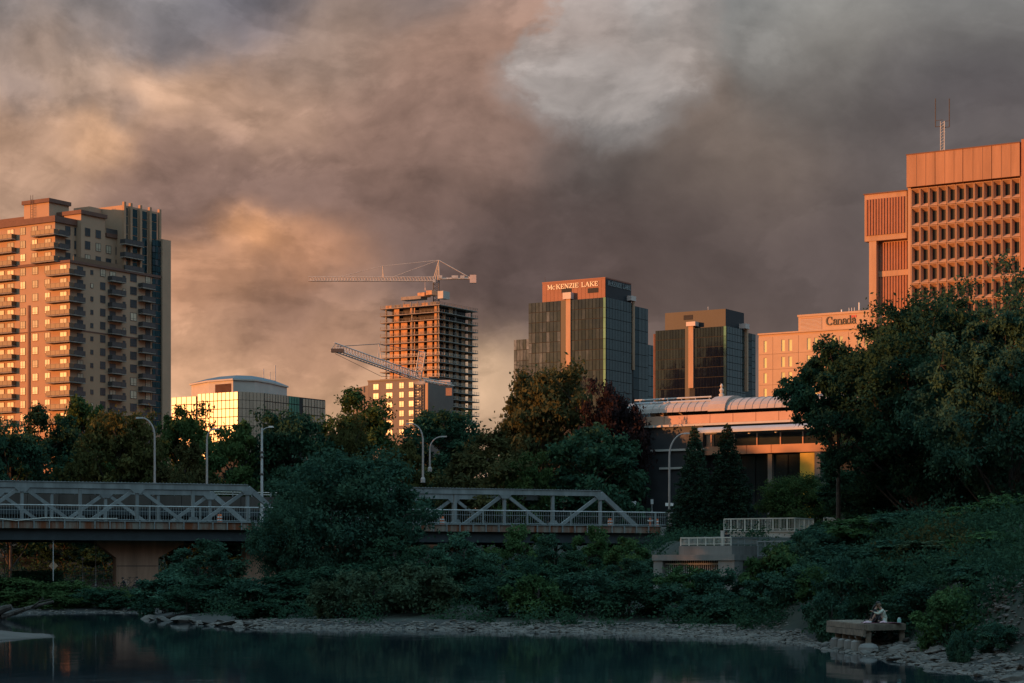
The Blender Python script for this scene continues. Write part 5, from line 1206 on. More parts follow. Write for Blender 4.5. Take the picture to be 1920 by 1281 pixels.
# ------------------------------------------------------------------ bridges
BR = math.radians(23)
def truss_bridge():
    b = Bld('truss_bridge', 0, 200, 0, 'grey steel pony truss footbridge with two spans over the river', 'bridge', BR); e = b.e
    YN, YF = 2.2, 17.2; zd = b.Z(975); x_end = b.R(1262); x0 = -16.0
    z1 = b.Z(902, 0, YN); z0 = zd - .75
    p = (b.R(464, YN) - b.R(41, YN)) / 4; xl = b.R(464, YN); xr = b.R(1125, YN)
    spans = [[xl - p * i for i in range(8)][::-1], [xr - p * i for i in range(6)][::-1]]
    def truss(y, tops, idx):
        first, last = tops[0], tops[-1]; tw = .50
        def add(nm, P, Q, w, h, y_=y): return MB().bar((P[0], y_, P[1]), (Q[0], y_, Q[1]), w, h).build(nm, mt['steel'], e)
        tc = add('top_chord', (first, z1 - .3), (last, z1 - .3), tw, .56)
        MB().box(first, last, y - .34, y + .34, z1 - .018, z1 + .05).build('cover_plate', mt['steel'], tc)
        rv = MB(); nr = int((last - first) / .35)
        for i in range(nr): xx = first + .2 + i * .35; rv.box(xx - .04, xx + .04, y - .33, y - .27, z1 + .051, z1 + .10)
        o = rv.build('rivet_row', mt['steel'], tc); o['kind'] = 'stuff'
        dx = p * .92
        add('end_post', (first - .05, z1 - .28), (first - dx, z0), tw - .04, .52); add('end_post', (last + .05, z1 - .28), (last + dx, z0), tw - .04, .52)
        add('bottom_chord', (first - dx, z0), (last + dx, z0), tw - .02, .45)
        for i, x in enumerate(tops):
            MB().bar((x, y, z0), (x, y, z1 - .56), .34, .30, up=(1, 0, 0)).build('post', mt['steel'], e)
            if i % 2 == idx % 2:
                for s in (-1, 1):
                    if tops[0] - .1 <= x + s * p <= tops[-1] + .1: add('diagonal', (x + s * .12, z1 - .55), (x + s * p, z0 + .1), .28, .34)
                MB().extr([(x - .75, y - .27, z1 - .57), (x - .35, y - .27, z1 - 1.0), (x + .35, y - .27, z1 - 1.0), (x + .75, y - .27, z1 - .57)], (0, .03, 0)).build('gusset', mt['steel'], e)
            else: MB().extr([(x - .7, y - .27, zd + .02), (x + .7, y - .27, zd + .02), (x + .35, y - .27, zd + .55), (x - .35, y - .27, zd + .55)], (0, .03, 0)).build('gusset', mt['steel'], e)
    for y in (YN, YF):
        truss(y, spans[0], 1); truss(y, spans[1], 1)
    # deck, girder and the rusty edge panels with their brackets
    MB().box(x0, x_end, .3, 19.4, zd - .55, zd - .20).build('deck', mt['asphalt'], e)
    zp1, zp0 = zd - .06, b.Z(990); zg = b.Z(1012)
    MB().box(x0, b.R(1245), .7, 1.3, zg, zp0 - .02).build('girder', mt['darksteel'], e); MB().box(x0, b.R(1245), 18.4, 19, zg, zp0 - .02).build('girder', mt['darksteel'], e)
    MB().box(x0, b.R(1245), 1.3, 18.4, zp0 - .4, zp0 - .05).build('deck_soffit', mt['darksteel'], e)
    xs_ = []; x = x0
    while x < b.R(1225): xs_.append(x); x += 1.48
    gap0, gap1 = 0, 0
    for i, x in enumerate(xs_):
        ob('edge_panel', boxmesh('edge_panel', (1.40, .12, zp1 - zp0), mt['rust']), e, (x + .74, .20, (zp0 + zp1) / 2))
        ob('edge_bracket', boxmesh('edge_bracket', (.10, .16, zp1 - zp0 + .02), mt['rail']), e, (x, .06, (zp0 + zp1) / 2))
    MB().box(x0, b.R(1240), -.02, .26, zp1 + .012, zp1 + .09).build('kerb_angle', mt['rail'], e)
    # sidewalk railing
    zr = b.Z(946); zb_ = zd + .12
    MB().tube((x0, .12, zr), (x_end, .12, zr), .06, 8).build('top_rail', mt['lampgrey'], e)
    MB().tube((x0, .12, zb_), (x_end, .12, zb_), .045, 6).build('bottom_rail', mt['rail'], e)
    MB().tube((x0, .12, zr - .5), (x_end, .12, zr - .5), .03, 6).build('middle_rail', mt['rail'], e)
    x = x0
    while x < x_end: ob('rail_post', boxmesh('rail_post', (.16, .14, zr - zd + .02), mt['rail']), e, (x, .12, (zr + zd) / 2 - .02)); x += 5.1
    m = MB(); x = x0
    while x < x_end: m.box(x - .017, x + .017, .10, .14, zb_, zr - .06); x += .26
    o = m.build('railing_pickets', mt['rail'], e); o['kind'] = 'stuff'
    pts = [(b.R(px), -.05, b.Z(py, b.R(px), 0)) for px, py in ((-40, 969), (0, 973), (30, 976), (55, 974), (80, 971), (110, 971), (150, 972.5), (220, 972.5))]
    MB().path(pts, .05, 6).build('sagging_cable', mt['railcream'], e)
    # piers
    Y0 = 3.2
    def q(px, py): x = b.R(px, Y0); return (x, Y0, b.Z(py, x, Y0))
    pr = MB().extr([q(182, 1019), q(218, 1046), q(218, 1112), q(297, 1112), q(297, 1046), q(345, 1019), q(345, 1012.5), q(182, 1012.5)], (0, 1.6, 0)).build('hammerhead_pier', mt['pier'], e)
    MB().extr([(x, Y0 - .012, z) for x, _, z in (q(219, 1062), q(296, 1062), q(296, 1060.8), q(219, 1060.8))], (0, .011, 0)).build('pour_joint', mt['joint'], pr)
    MB().extr([q(452, 1140), q(545, 1140), q(540, 1014), q(464, 1014)], (0, 2, 0)).build('pier', mt['pier'], e)
    xa, xb = b.R(1224), b.R(1262)
    MB().box(xa + .6, xb, .5, 18, 4.0, zd - .57).build('abutment', mt['concrete'], e); MB().box(b.R(1238), b.R(1256), -.3, .49, 3.0, zd - .1).build('abutment_pier', mt['concrete'], e)
truss_bridge()
def road_bridge():
    b = Bld('road_bridge', 0, 222, 0, 'plain concrete road bridge parapet seen through the truss', 'bridge', BR); e = b.e
    x0, x1 = -14, b.R(560); z1, z0 = b.Z(925), b.Z(946)
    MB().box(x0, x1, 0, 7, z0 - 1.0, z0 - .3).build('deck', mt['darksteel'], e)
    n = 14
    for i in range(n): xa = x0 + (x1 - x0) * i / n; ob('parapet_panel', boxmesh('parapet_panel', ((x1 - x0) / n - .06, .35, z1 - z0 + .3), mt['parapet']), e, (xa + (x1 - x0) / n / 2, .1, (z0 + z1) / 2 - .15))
    for dz in (.25, .5): MB().tube((x0, .1, z1 + dz), (x1, .1, z1 + dz), .05, 6).build('parapet_rail', mt['railcream'], e)
    x = x0
    while x < x1: MB().box(x - .05, x + .05, .05, .15, z1, z1 + .55).build('rail_post', mt['rail'], e); x += 2.2
    MB().box(x0, x1, 1.0, 2.0, z0 - 2.2, z0 - 1.02).build('girder', mt['darksteel'], e)
    x = b.R(545); MB().box(x - .7, x + .7, 1.5, 6, 0, z0 - 2.2).build('pier', mt['concrete'], e)
road_bridge()

# ------------------------------------------------------------------ street lamps
def lamp(px, base_py, top_py, head_px, d, label, mat='lamp', r=.13, name='street_lamp'):
    o = W(px, base_py, d); e = empty(name, o, 0, label, 'street lamp', 'street lamps along the bridges'); sgn = 1 if head_px > px else -1
    h = WZ(top_py, d) - o.z; reach = abs(head_px - px) * d / F; bend = min(h * .4, reach * 1.25)
    MB().tube((0, 0, -.3), (0, 0, h - bend), r, 8, r * .75).build('pole', mt[mat], e)
    MB().lathe([(r * 2, -.3), (r * 2, .1), (r * 1.2, .3)], 8).build('base', mt[mat], e)
    pts = [(sgn * reach * .86 * (1 - math.cos(a)), 0, h - bend + bend * math.sin(a)) for a in [math.pi / 2 * i / 8 for i in range(9)]]
    MB().path(pts, r * .72, 8, r2=r * .5).build('arm', mat and mt[mat], e)
    hx = sgn * reach; m = MB(); m.extr([(hx - .42, -.16, h - .08), (hx + .42, -.16, h - .05), (hx + .36, -.16, h + .10), (hx - .36, -.16, h + .10)], (0, .32, 0)); m.build('lamp_head', mt['lampgrey'], e)
lamp(290, 925, 784, 262, 224, 'curved lamp leaning over the left truss span, tallest on the left')
lamp(388, 925, 805, 404, 226, 'second curved lamp behind the left truss, arm to the right')
lamp(793, 900, 795, 768, 236, 'curved lamp rising from trees left of the bronze trees')
lamp(806, 880, 819, 832, 262, 'short distant lamp beside the bronze trees in mid picture')
lamp(1255, 985, 813, 1289, 214, 'tall curved lamp at the right end of the truss bridge')
def utility_pole():
    o = W(491, 950, 228); e = empty('utility_pole', o, 0, 'tall weathered grey pole with a small lamp at the left span end', 'pole')
    h = WZ(803, 228) - o.z; MB().tube((0, 0, -2), (0, 0, h), .17, 8, .11).build('pole', mt['lampgrey'], e)
    for z in (h * .62, h * .68, h * .4): MB().lathe([(.2, 0), (.24, .12), (.2, .24)], 8, (0, 0, z)).build('band', mt['frame'], e)
    MB().path([(0, 0, h - .3), (.35, 0, h - .02), (.8, 0, h + .12)], .05, 6).build('arm', mt['lampgrey'], e)
    MB().extr([(.7, -.14, h + .06), (1.35, -.14, h + .06), (1.2, -.14, h + .24), (.8, -.14, h + .24)], (0, .28, 0)).build('lamp_head', mt['white'], e)
utility_pole()

# ------------------------------------------------------------------ signs and barrels on the deck
def on_deck(px, yoff=1.2):
    k = (px - CX) / F; P = Vector((WX(0, 200), 200)) + Vector((-math.sin(BR), math.cos(BR))) * yoff; u = Vector((math.cos(BR), math.sin(BR)))
    t = (k * P.y - P.x) / (u.x - k * u.y); q = P + u * t; return Vector((q.x, q.y, WZ(975, 200) - .18))
def deck_sign(px, py0, py1, label):
    o = on_deck(px, 14.5); e = empty('road_sign', o, 0, label, 'sign', 'lane signs on the bridge'); d = o.y; z0, z1 = WZ(py1, d) - o.z, WZ(py0, d) - o.z; w = .42
    MB().tube((0, .03, 0), (0, .03, z1), .04, 6).build('post', mt['lampgrey'], e)
    MB().box(-w, w, -.04, 0, z0, z1).build('board', mt['cream'], e)
    MB().box(-.10, -.045, -.055, -.041, z0 + .12, z1 - .18).box(.045, .10, -.055, -.041, z0 + .12, z1 - .18).box(-.10, .10, -.056, -.041, z1 - .24, z1 - .17).build('marking', mt['black'], e)
    return e
deck_sign(1057, 930, 942, 'small pale sign board on the deck between truss posts')
deck_sign(1163, 922, 936, 'taller pale sign board right of the sloping end post')
def barrel(px, py, label):
    o = on_deck(px, 1.3); e = empty('traffic_barrel', o, 0, label, 'traffic barrel', 'orange barrels along the sidewalk'); h = 1.0
    MB().lathe([(.34, 0), (.34, .06), (.28, .08), (.26, .30), (.25, .5), (.24, .72), (.2, .95), (.16, 1.0)], 12).build('drum', mt['orange'], e)
    for z in (.34, .64): MB().lathe([(.268, z), (.262, z + .13)], 12).build('white_band', mt['white'], e)
barrel(412, 965, 'orange traffic barrel on the left span near its sloping end'); barrel(829, 968, 'orange traffic barrel beside the central riverside tree')
barrel(1144, 972, 'orange traffic barrel at the foot of the right end post'); barrel(1231, 975, 'orange traffic barrel nearest the lamp at the bridge end')
def marker():
    o = on_deck(1219, 1.0); e = empty('hazard_marker', o, 0, 'small orange and white marker standing behind the bridge railing', 'marker')
    MB().lathe([(.14, 0), (.15, .05), (.1, .5), (.13, .9), (.09, 1.1)], 10).build('body', mt['orange'], e)
    MB().extr([(-.3, -.12, .72), (.3, -.12, .72), (.36, -.12, .9), (.12, -.12, .86), (-.12, -.12, .86), (-.34, -.12, .88)], (0, .02, 0)).build('white_flap', mt['white'], e)
    MB().lathe([(.09, 0), (.1, .1), (.05, .2)], 8, (0, 0, 1.1)).build('cap', mt['brown'], e)
marker()
for px, py, w, h, d, lb in ((1189, 944, 8, 8, 240, 'white blank sign board on the road beyond the bridge end'), (1222.5, 941, 5, 9, 246, 'narrow white sign in the shade before the museum'), (1255, 946, 15, 6, 232, 'wide grey sign board fixed behind the tall lamp')):
    o = W(px, 985, d); e = empty('notice_board', o, 0, lb, 'sign'); s = d / F; z = WZ(py, d) - o.z
    MB().tube((0, .05, -1), (0, .05, z), .05, 6).build('post', mt['lampgrey'], e); MB().box(-w * s / 2, w * s / 2, -.03, .03, z - h * s / 2, z + h * s / 2).build('board', mt['white'], e)

# ------------------------------------------------------------------ terrace, outfall
def railing(e, P, Q, z, h, n, mat, picket=.14, post=.06, top=.05, base=.12):
    P, Q = Vector(P), Vector(Q)
    MB().bar((*P, z + h), (*Q, z + h), .09, .09).build('top_rail', mt[mat], e); MB().bar((*P, z + base), (*Q, z + base), .05, .05).build('bottom_rail', mt[mat], e)
    for i in range(n + 1): c = P.lerp(Q, i / n); MB().box(c.x - post / 2, c.x + post / 2, c.y - post / 2, c.y + post / 2, z, z + h).build('rail_post', mt[mat], e)
    m = MB(); L_ = (Q - P).length; k = int(L_ / picket)
    for i in range(1, k): c = P.lerp(Q, i / k); m.box(c.x - .011, c.x + .011, c.y - .011, c.y + .011, z + base, z + h)
    o = m.build('railing_pickets', mt[mat], e); o['kind'] = 'stuff'
def terrace():
    b = Bld('terrace_wall', 1489, 170, 4, 'pale plastered terrace wall with cream picket railing above it', 'wall'); e = b.e
    yl = b.L(1356); z = b.Z(998, 0, yl / 2); MB().box(0, 9, 0, yl, -2, z).build('wall', mt['plaster'], e)
    MB().box(-.08, .4, -.08, yl + .08, z, z + .12).build('coping', mt['plaster'], e)
    railing(e, (.15, .05), (.15, yl), z + .12, b.Z(972.5, 0, yl / 2) - z - .12, 10, 'railcream'); railing(e, (.25, .05), (4, .05), z + .12, b.Z(972.5, 0, yl / 2) - z - .12, 4, 'railcream')
terrace()
def outfall():
    b = Bld('outfall_structure', 1372, 150, 1, 'concrete outfall with barred opening and cream railing on top', 'outfall'); e = b.e
    yl = b.L(1273); xr = b.R(1423); zt = b.Z(1023); zm = b.Z(1040); zs = b.Z(1051); zf = b.Z(1112)
    MB().box(0, xr, 0, yl, zm, zt).build('parapet_block', mt['concrete'], e)
    y2 = b.L(1230); MB().box(-.6, xr + .1, -.5, y2, zs, zm - .002).build('roof_slab', mt['concrete'], e)
    MB().box(-.5, .9, b.L(1248), y2 - .05, -3, zs).build('pier', mt['concrete'], e); MB().box(-.5, .9, -.45, b.L(1352), -3, zs).build('pier', mt['concrete'], e)
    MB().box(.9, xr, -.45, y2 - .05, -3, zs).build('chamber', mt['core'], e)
    x0, x1 = b.L(1352), b.L(1248); n = 26
    for i in range(n): y = x0 + (x1 - x0) * (i + .5) / n; ob('grate_bar', boxmesh('grate_bar', (.05, .05, zs + 3), mt['lampgrey']), e, (.1, y, (zs - 3) / 2))
    for z in (zs - .25, zs - 1.4): MB().box(-.02, .06, x0, x1, z - .06, z + .06).build('grate_rail', mt['lampgrey'], e)
    h = b.Z(1008) - zt
    railing(e, (.1, .1), (.1, yl - .1), zt, h, 6, 'railcream', .10); railing(e, (.2, .1), (xr - .1, .1), zt, h, 4, 'rail', .10)
    MB().box(.5, .62, b.L(1357, .5), b.L(1351, .5), zt, zt + 1.1).build('pale_post', mt['plaster'], e)
outfall()
def stair_rail():
    d = 160; o = W(1545, 1002, d); e = empty('stair_railing', o, 0, 'cream stair railing descending beside the terrace', 'railing'); l = lambda px, py: W(px, py, d) - o
    for dy in (0, 1.6):
        v = Vector((.4 * dy, dy, 0)); m = MB()
        for py in (971, 978, 996): m.tube(l(1545, py) + v, l(1552, py) + v, .05, 5).tube(l(1552, py) + v, l(1577, py + 16) + v, .05, 5).tube(l(1577, py + 16) + v, l(1600, py + 16) + v, .05, 5)
        m.build('handrail', mt['railcream'], e)
        for px, py in ((1545, 971), (1552, 971), (1559, 976), (1566, 980), (1573, 985), (1577, 987), (1588, 987), (1600, 987)): MB().tube(l(px, py) + v, l(px, py + 30) + v, .04, 5).build('rail_post', mt['railcream'], e)
stair_rail()
def green_rail():
    d = 152; o = W(1421, 1045, d); e = empty('bank_railing', o, 0, 'low dark railing panel right of the outfall', 'railing'); P = (0, 0); Q = (WX(1475, d - 2) - o.x, -2)
    railing(e, P, Q, 0, 1.15, 4, 'rail', .12)
green_rail()

# ------------------------------------------------------------------ timber dock with concrete feet
DZ = 1.31
def dock():
    A = Vector((WX(1624, 93), 93)); B = Vector((WX(1555, 100), 100)); C_ = Vector((WX(1696, 94.2), 94.2)); D_ = B + (C_ - A)
    e = empty('timber_dock', (A.x, A.y, 0), 0, 'small weathered timber dock on round concrete feet at the water edge', 'dock'); a = lambda v: v - A
    u = (B - A); w = (C_ - A); n = 16; un = u.normalized(); wn = w.normalized()
    for i in range(n):
        p0 = u * (i / n) + un * .012; p1 = u * ((i + 1) / n) - un * .012
        MB().prism([tuple(p0), tuple(p1), tuple(p1 + w), tuple(p0 + w)][::-1], DZ - .06, DZ + random.uniform(-.004, .006)).build('plank', mt['wood'], e)
    def beam(p, q, z0, z1, t=.12, nm='fascia_beam'): MB().bar((*p, (z0 + z1) / 2), (*q, (z0 + z1) / 2), t, z1 - z0).build(nm, mt['wood'], e)
    beam(-wn * .07 - un * .05, u - wn * .07 + un * .1, DZ - .27, DZ - .02); beam(-wn * .09 - un * .05, u - wn * .09 + un * .1, DZ - .56, DZ - .29)
    beam(-un * .07 + wn * .0, w - un * .07, DZ - .30, DZ - .02); beam(u * .5, u * .5 + w, DZ - .3, DZ - .07, .12, 'joist'); beam(u, u + w, DZ - .3, DZ - .07, .12, 'joist')
    def foot(p, r, zt, dome, post=.11):
        z0 = -.45
        f = MB().lathe([(r * .96, z0), (r, zt - .3), (r * .98, zt - .16), (r * (.80 if dome else .96), zt - .05), (r * (.35 if dome else .6), zt + .03)], 16, (p.x, p.y, 0)).build('concrete_foot', mt['concrete'], e, smooth=False)
        MB().box(p.x - post, p.x + post, p.y - post, p.y + post, zt - .02, DZ - .3).build('post', mt['wood'], e)
    foot(un * .15 + wn * .18, .46, .42, True); foot(w - wn * .12 + un * .15, .44, .46, True, .12)
    for t in (.24, .42, .60, .80): foot(u * t + wn * .1, .36, .50, False)
    foot(u * .3 + w * .95, .36, .5, False); foot(u * .6 + w * .95, .36, .5, False); foot(u * .97 + w * .5, .36, .5, False)
    bk = u * .28 + w * .9
    return A, un, wn
DA, DU, DW_ = dock()
def on_dock(px, back):       # a point on the deck 'back' metres behind the front edge
    k = (px - CX) / F; P = DA + DU * back; t = (k * P.y - P.x) / (DW_.x - k * DW_.y); q = P + DW_ * t; return Vector((q.x, q.y, DZ + .006))

# ------------------------------------------------------------------ people
mt['skin'] = M('skin', (.42, .25, .18), .6, .05, 4); mt['hoodie'] = M('pale_green_cloth', (.52, .58, .48), .85, .08, 6); mt['darkcloth'] = M('dark_cloth', (.025, .025, .03), .9, .2, 6)
mt['hair_dark'] = M('dark_hair', (.02, .015, .012), .6, .2, 8); mt['hair_brown'] = M('brown_hair', (.13, .08, .045), .6, .2, 8); mt['pink'] = M('pink_cloth', (.55, .36, .40), .9, .15, 5); mt['mauve'] = M('mauve_blanket', (.17, .05, .07), .9, .15, 5)
mt['mint'] = M('mint_bottle', (.30, .62, .55), .4, .05, 3); mt['shoe'] = M('white_shoe', (.6, .58, .56), .7, .05, 5)
def skin_mesh(name, chains, mat, parent, sub=1):
    V = []; E = []; R_ = []; idx = {}
    for ch in chains:
        prev = None
        for key, co, r in ch:
            if key not in idx: idx[key] = len(V); V.append(co); R_.append(r)
            if prev is not None: E.append((prev, idx[key]))
            prev = idx[key]
    me = bpy.data.meshes.new(name); me.from_pydata(V, E, []); me.materials.append(mat); o = ob(name, me, parent)
    o.modifiers.new('skin', 'SKIN'); sm = o.modifiers.new('sub', 'SUBSURF'); sm.levels = sub; sm.render_levels = sub
    for i, sv in enumerate(me.skin_vertices[0].data): sv.radius = (R_[i], R_[i]) if not isinstance(R_[i], tuple) else R_[i]; sv.use_root = (i == 0)
    return o
def person(loc, rz, J, label, top, bottom, hair, bare_legs=False, bare_arms=False, long_hair=False, hat=None):
    """J: joint positions, facing +x"""
    e = empty('person', loc, rz, label, 'person'); V3 = Vector
    pel, ch, nk, hd = V3(J['pelvis']), V3(J['chest']), V3(J['neck']), V3(J['head']); up = (hd - nk).normalized(); fw = V3(J.get('look', (1, 0, 0)))
    body = [[('pel', pel, .13), ('sp', pel.lerp(ch, .5), .125), ('ch', ch, .145), ('nk', nk, .055), ('hb', nk.lerp(hd, .55), .07), ('hd', hd, .095), ('ht', hd + up * .085, .06)]]
    cloth_t = [[('pel', pel, .145), ('sp', pel.lerp(ch, .5), .142), ('ch', ch, .16), ('col', nk.lerp(ch, .35), .085)]]; cloth_b = [[('pel', pel + V3((0, 0, -.01)), .15)]]
    for s, n in ((1, 'l'), (-1, 'r')):
        sh, el, wr = (V3(J[k + n]) for k in ('sh', 'el', 'wr')); hp, kn, an = (V3(J[k + n]) for k in ('hp', 'kn', 'an')); d = (wr - el).normalized(); side = d.cross(V3((0, 0, 1))).normalized() * s
        palm = wr + d * .07
        body.append([('ch', ch, .145), ('sh' + n, sh, .055), ('el' + n, el, .042), ('wr' + n, wr, .028), ('pm' + n, palm, .032)])
        for f, (off, ln) in enumerate(((-.027, .065), (-.009, .08), (.009, .075), (.027, .055))):
            k0 = palm + d * .03 + side * off; body.append([('pm' + n, palm, .032), (f'f{f}a' + n, k0, .011), (f'f{f}b' + n, k0 + d * ln * .5 + V3((0, 0, -.012)), .009), (f'f{f}c' + n, k0 + d * ln * .8 + V3((0, 0, -.035)), .008)])
        body.append([('pm' + n, palm, .032), ('ta' + n, wr + d * .035 - side * .045, .011), ('tb' + n, wr + d * .07 - side * .055, .009)])
        toe = an + V3((.15, 0, -.05)); body.append([('pel', pel, .13), ('hp' + n, hp, .085), ('kn' + n, kn, .058), ('an' + n, an, .038), ('to' + n, toe, .032)])
        if not bare_arms: cloth_t.append([('ch', ch, .16), ('sh' + n, sh, .075), ('el' + n, el, .06), ('wr' + n, wr, .042)])
        else: cloth_t.append([('ch', ch, .16), ('sh' + n, sh, .07), ('ue' + n, sh.lerp(el, .45), .06)])
        if bare_legs: cloth_b.append([('pel', pel, .15), ('hp' + n, hp, .105), ('th' + n, hp.lerp(kn, .35), .095)])
        else: cloth_b.append([('pel', pel, .15), ('hp' + n, hp, .105), ('kn' + n, kn, .075), ('an' + n, an + V3((0, 0, .03)), .055)])
        MB().lathe([(.045, -.05), (.06, -.035), (.055, .0), (.04, .03)], 10).build('shoe', mt['shoe'] if bare_legs else mt['darkcloth'], e, tuple(an + V3((.06, 0, -.03)))).scale = (2.0, .95, 1)
    skin_mesh('body', body, mt['skin'], e); skin_mesh('top', cloth_t, top, e); skin_mesh('shorts' if bare_legs else 'trousers', cloth_b, bottom, e)
    hc = hd - fw * .028 + up * .035; h = MB().lathe([(.02, -.10), (.085, -.07), (.108, 0), (.10, .06), (.06, .10), (.015, .115)], 12).build('hair', hair, e, tuple(hc), smooth=True); h.scale = (1.08, .98, 1.0)
    if long_hair: skin_mesh('long_hair', [[('a', hc, .075), ('b', nk - fw * .10 + V3((0, 0, .03)), .06), ('c', nk - fw * .14 - V3((0, 0, .16)), .035)]], hair, e)
    MB().lathe([(.012, -.02), (.016, -.006), (.006, .022)], 6).build('nose', mt['skin'], e, tuple(hd + fw * .098)).scale = (1.3, 1, 1)
    for s in (-1, 1):
        sd = fw.cross(up).normalized() * s; MB().lathe([(.004, -.008), (.011, 0), (.004, .008)], 6).build('eye', mt['black'], e, tuple(hd + fw * .085 + sd * .034 + up * .022)); MB().lathe([(.008, -.03), (.016, 0), (.01, .03)], 6).build('ear', mt['skin'], e, tuple(hd + sd * .098))
    MB().box(-.006, .006, -.022, .022, -.005, .005).build('mouth', mt['red'], e, tuple(hd + fw * .088 - up * .045))
    return e
SIT = dict(pelvis=(0, 0, .14), chest=(.12, 0, .50), neck=(.20, 0, .66), head=(.30, 0, .78), look=(.92, 0, -.38), shl=(.14, .18, .58), shr=(.14, -.18, .58), ell=(.36, .20, .42), elr=(.36, -.20, .42), wrl=(.56, .10, .52), wrr=(.56, -.10, .52),
           hpl=(.06, .09, .13), hpr=(.06, -.09, .13), knl=(.42, .11, .50), knr=(.45, -.10, .46), anl=(.66, .10, .10), anr=(.70, -.12, .10))
ca = on_dock(1635.5, .95); cb = on_dock(1660, .55)
A1 = dict(SIT); A1.update(knl=(.34, .20, .40), knr=(.34, -.22, .36), anl=(.20, .24, .09), anr=(.26, -.30, .09), head=(.27, 0, .84), neck=(.16, 0, .68), look=(.95, 0, -.3))
person(ca, math.radians(-6), A1, 'person with dark hair in a dark top sitting on the dock', mt['darkcloth'], mt['darkcloth'], mt['hair_dark'], bare_arms=True, long_hair=True)
person(cb, math.radians(180), SIT, 'person in pale green hoodie with bare raised knees on the dock', mt['hoodie'], mt['hoodie'], mt['hair_brown'], bare_legs=True)
def dock_things():
    o = on_dock(1686, .35); e = empty('drink_bottle', o, 0, 'mint green bottle standing at the dock corner', 'bottle'); MB().lathe([(.085, 0), (.09, .02), (.09, .17), (.075, .19)], 12).build('body', mt['mint'], e); MB().lathe([(.055, 0), (.06, .05), (.02, .06)], 10, (0, 0, .191)).build('cap', mt['white'], e)
    o = on_dock(1621, .35); e = empty('drink_bottle', o, 0, 'small dark bottle on the blanket near the dock corner', 'bottle'); MB().lathe([(.04, 0), (.045, .12), (.02, .17)], 10).build('body', mt['black'], e); MB().lathe([(.022, 0), (.022, .03)], 8, (0, 0, .171)).build('cap', mt['darkcloth'], e)
    o = on_dock(1650, .45); m = MB(); r = random.Random(2); n = 14
    for i in range(n):
        for j in range(5): pass
    xs_ = np.linspace(-.78, .95, 24); ys_ = np.linspace(-.25, .55, 10); me = grid_mesh('picnic_blanket', xs_, ys_, lambda x, y: .022 + .012 * np.sin(x * 9 + y * 4) * np.cos(y * 11), mt['mauve']); bl = ob('picnic_blanket', me, None, o)
    so = bl.modifiers.new('thick', 'SOLIDIFY'); so.thickness = .012; put(bl, 'dark red picnic blanket spread under the seated pair', 'blanket')
    for px, lb, mm in ((1625, 'crumpled pink cloth at the blanket corner beside the dark bottle', 'pink'), (1656, 'pale pink folded cloth on the blanket in front of the seated pair', 'pink')):
        q = on_dock(px, .25); me = grid_mesh('cloth', np.linspace(-.17, .17, 12), np.linspace(-.12, .12, 10), lambda x, y: .04 + .075 * np.maximum(0, 1 - (x / .17) ** 2) * np.maximum(0, 1 - (y / .12) ** 2) * (1 + .3 * np.sin(x * 40 + y * 30)), mt[mm]); c = ob('folded_cloth', me, None, q)
        so = c.modifiers.new('thick', 'SOLIDIFY'); so.thickness = .02; put(c, lb, 'cloth')
dock_things()

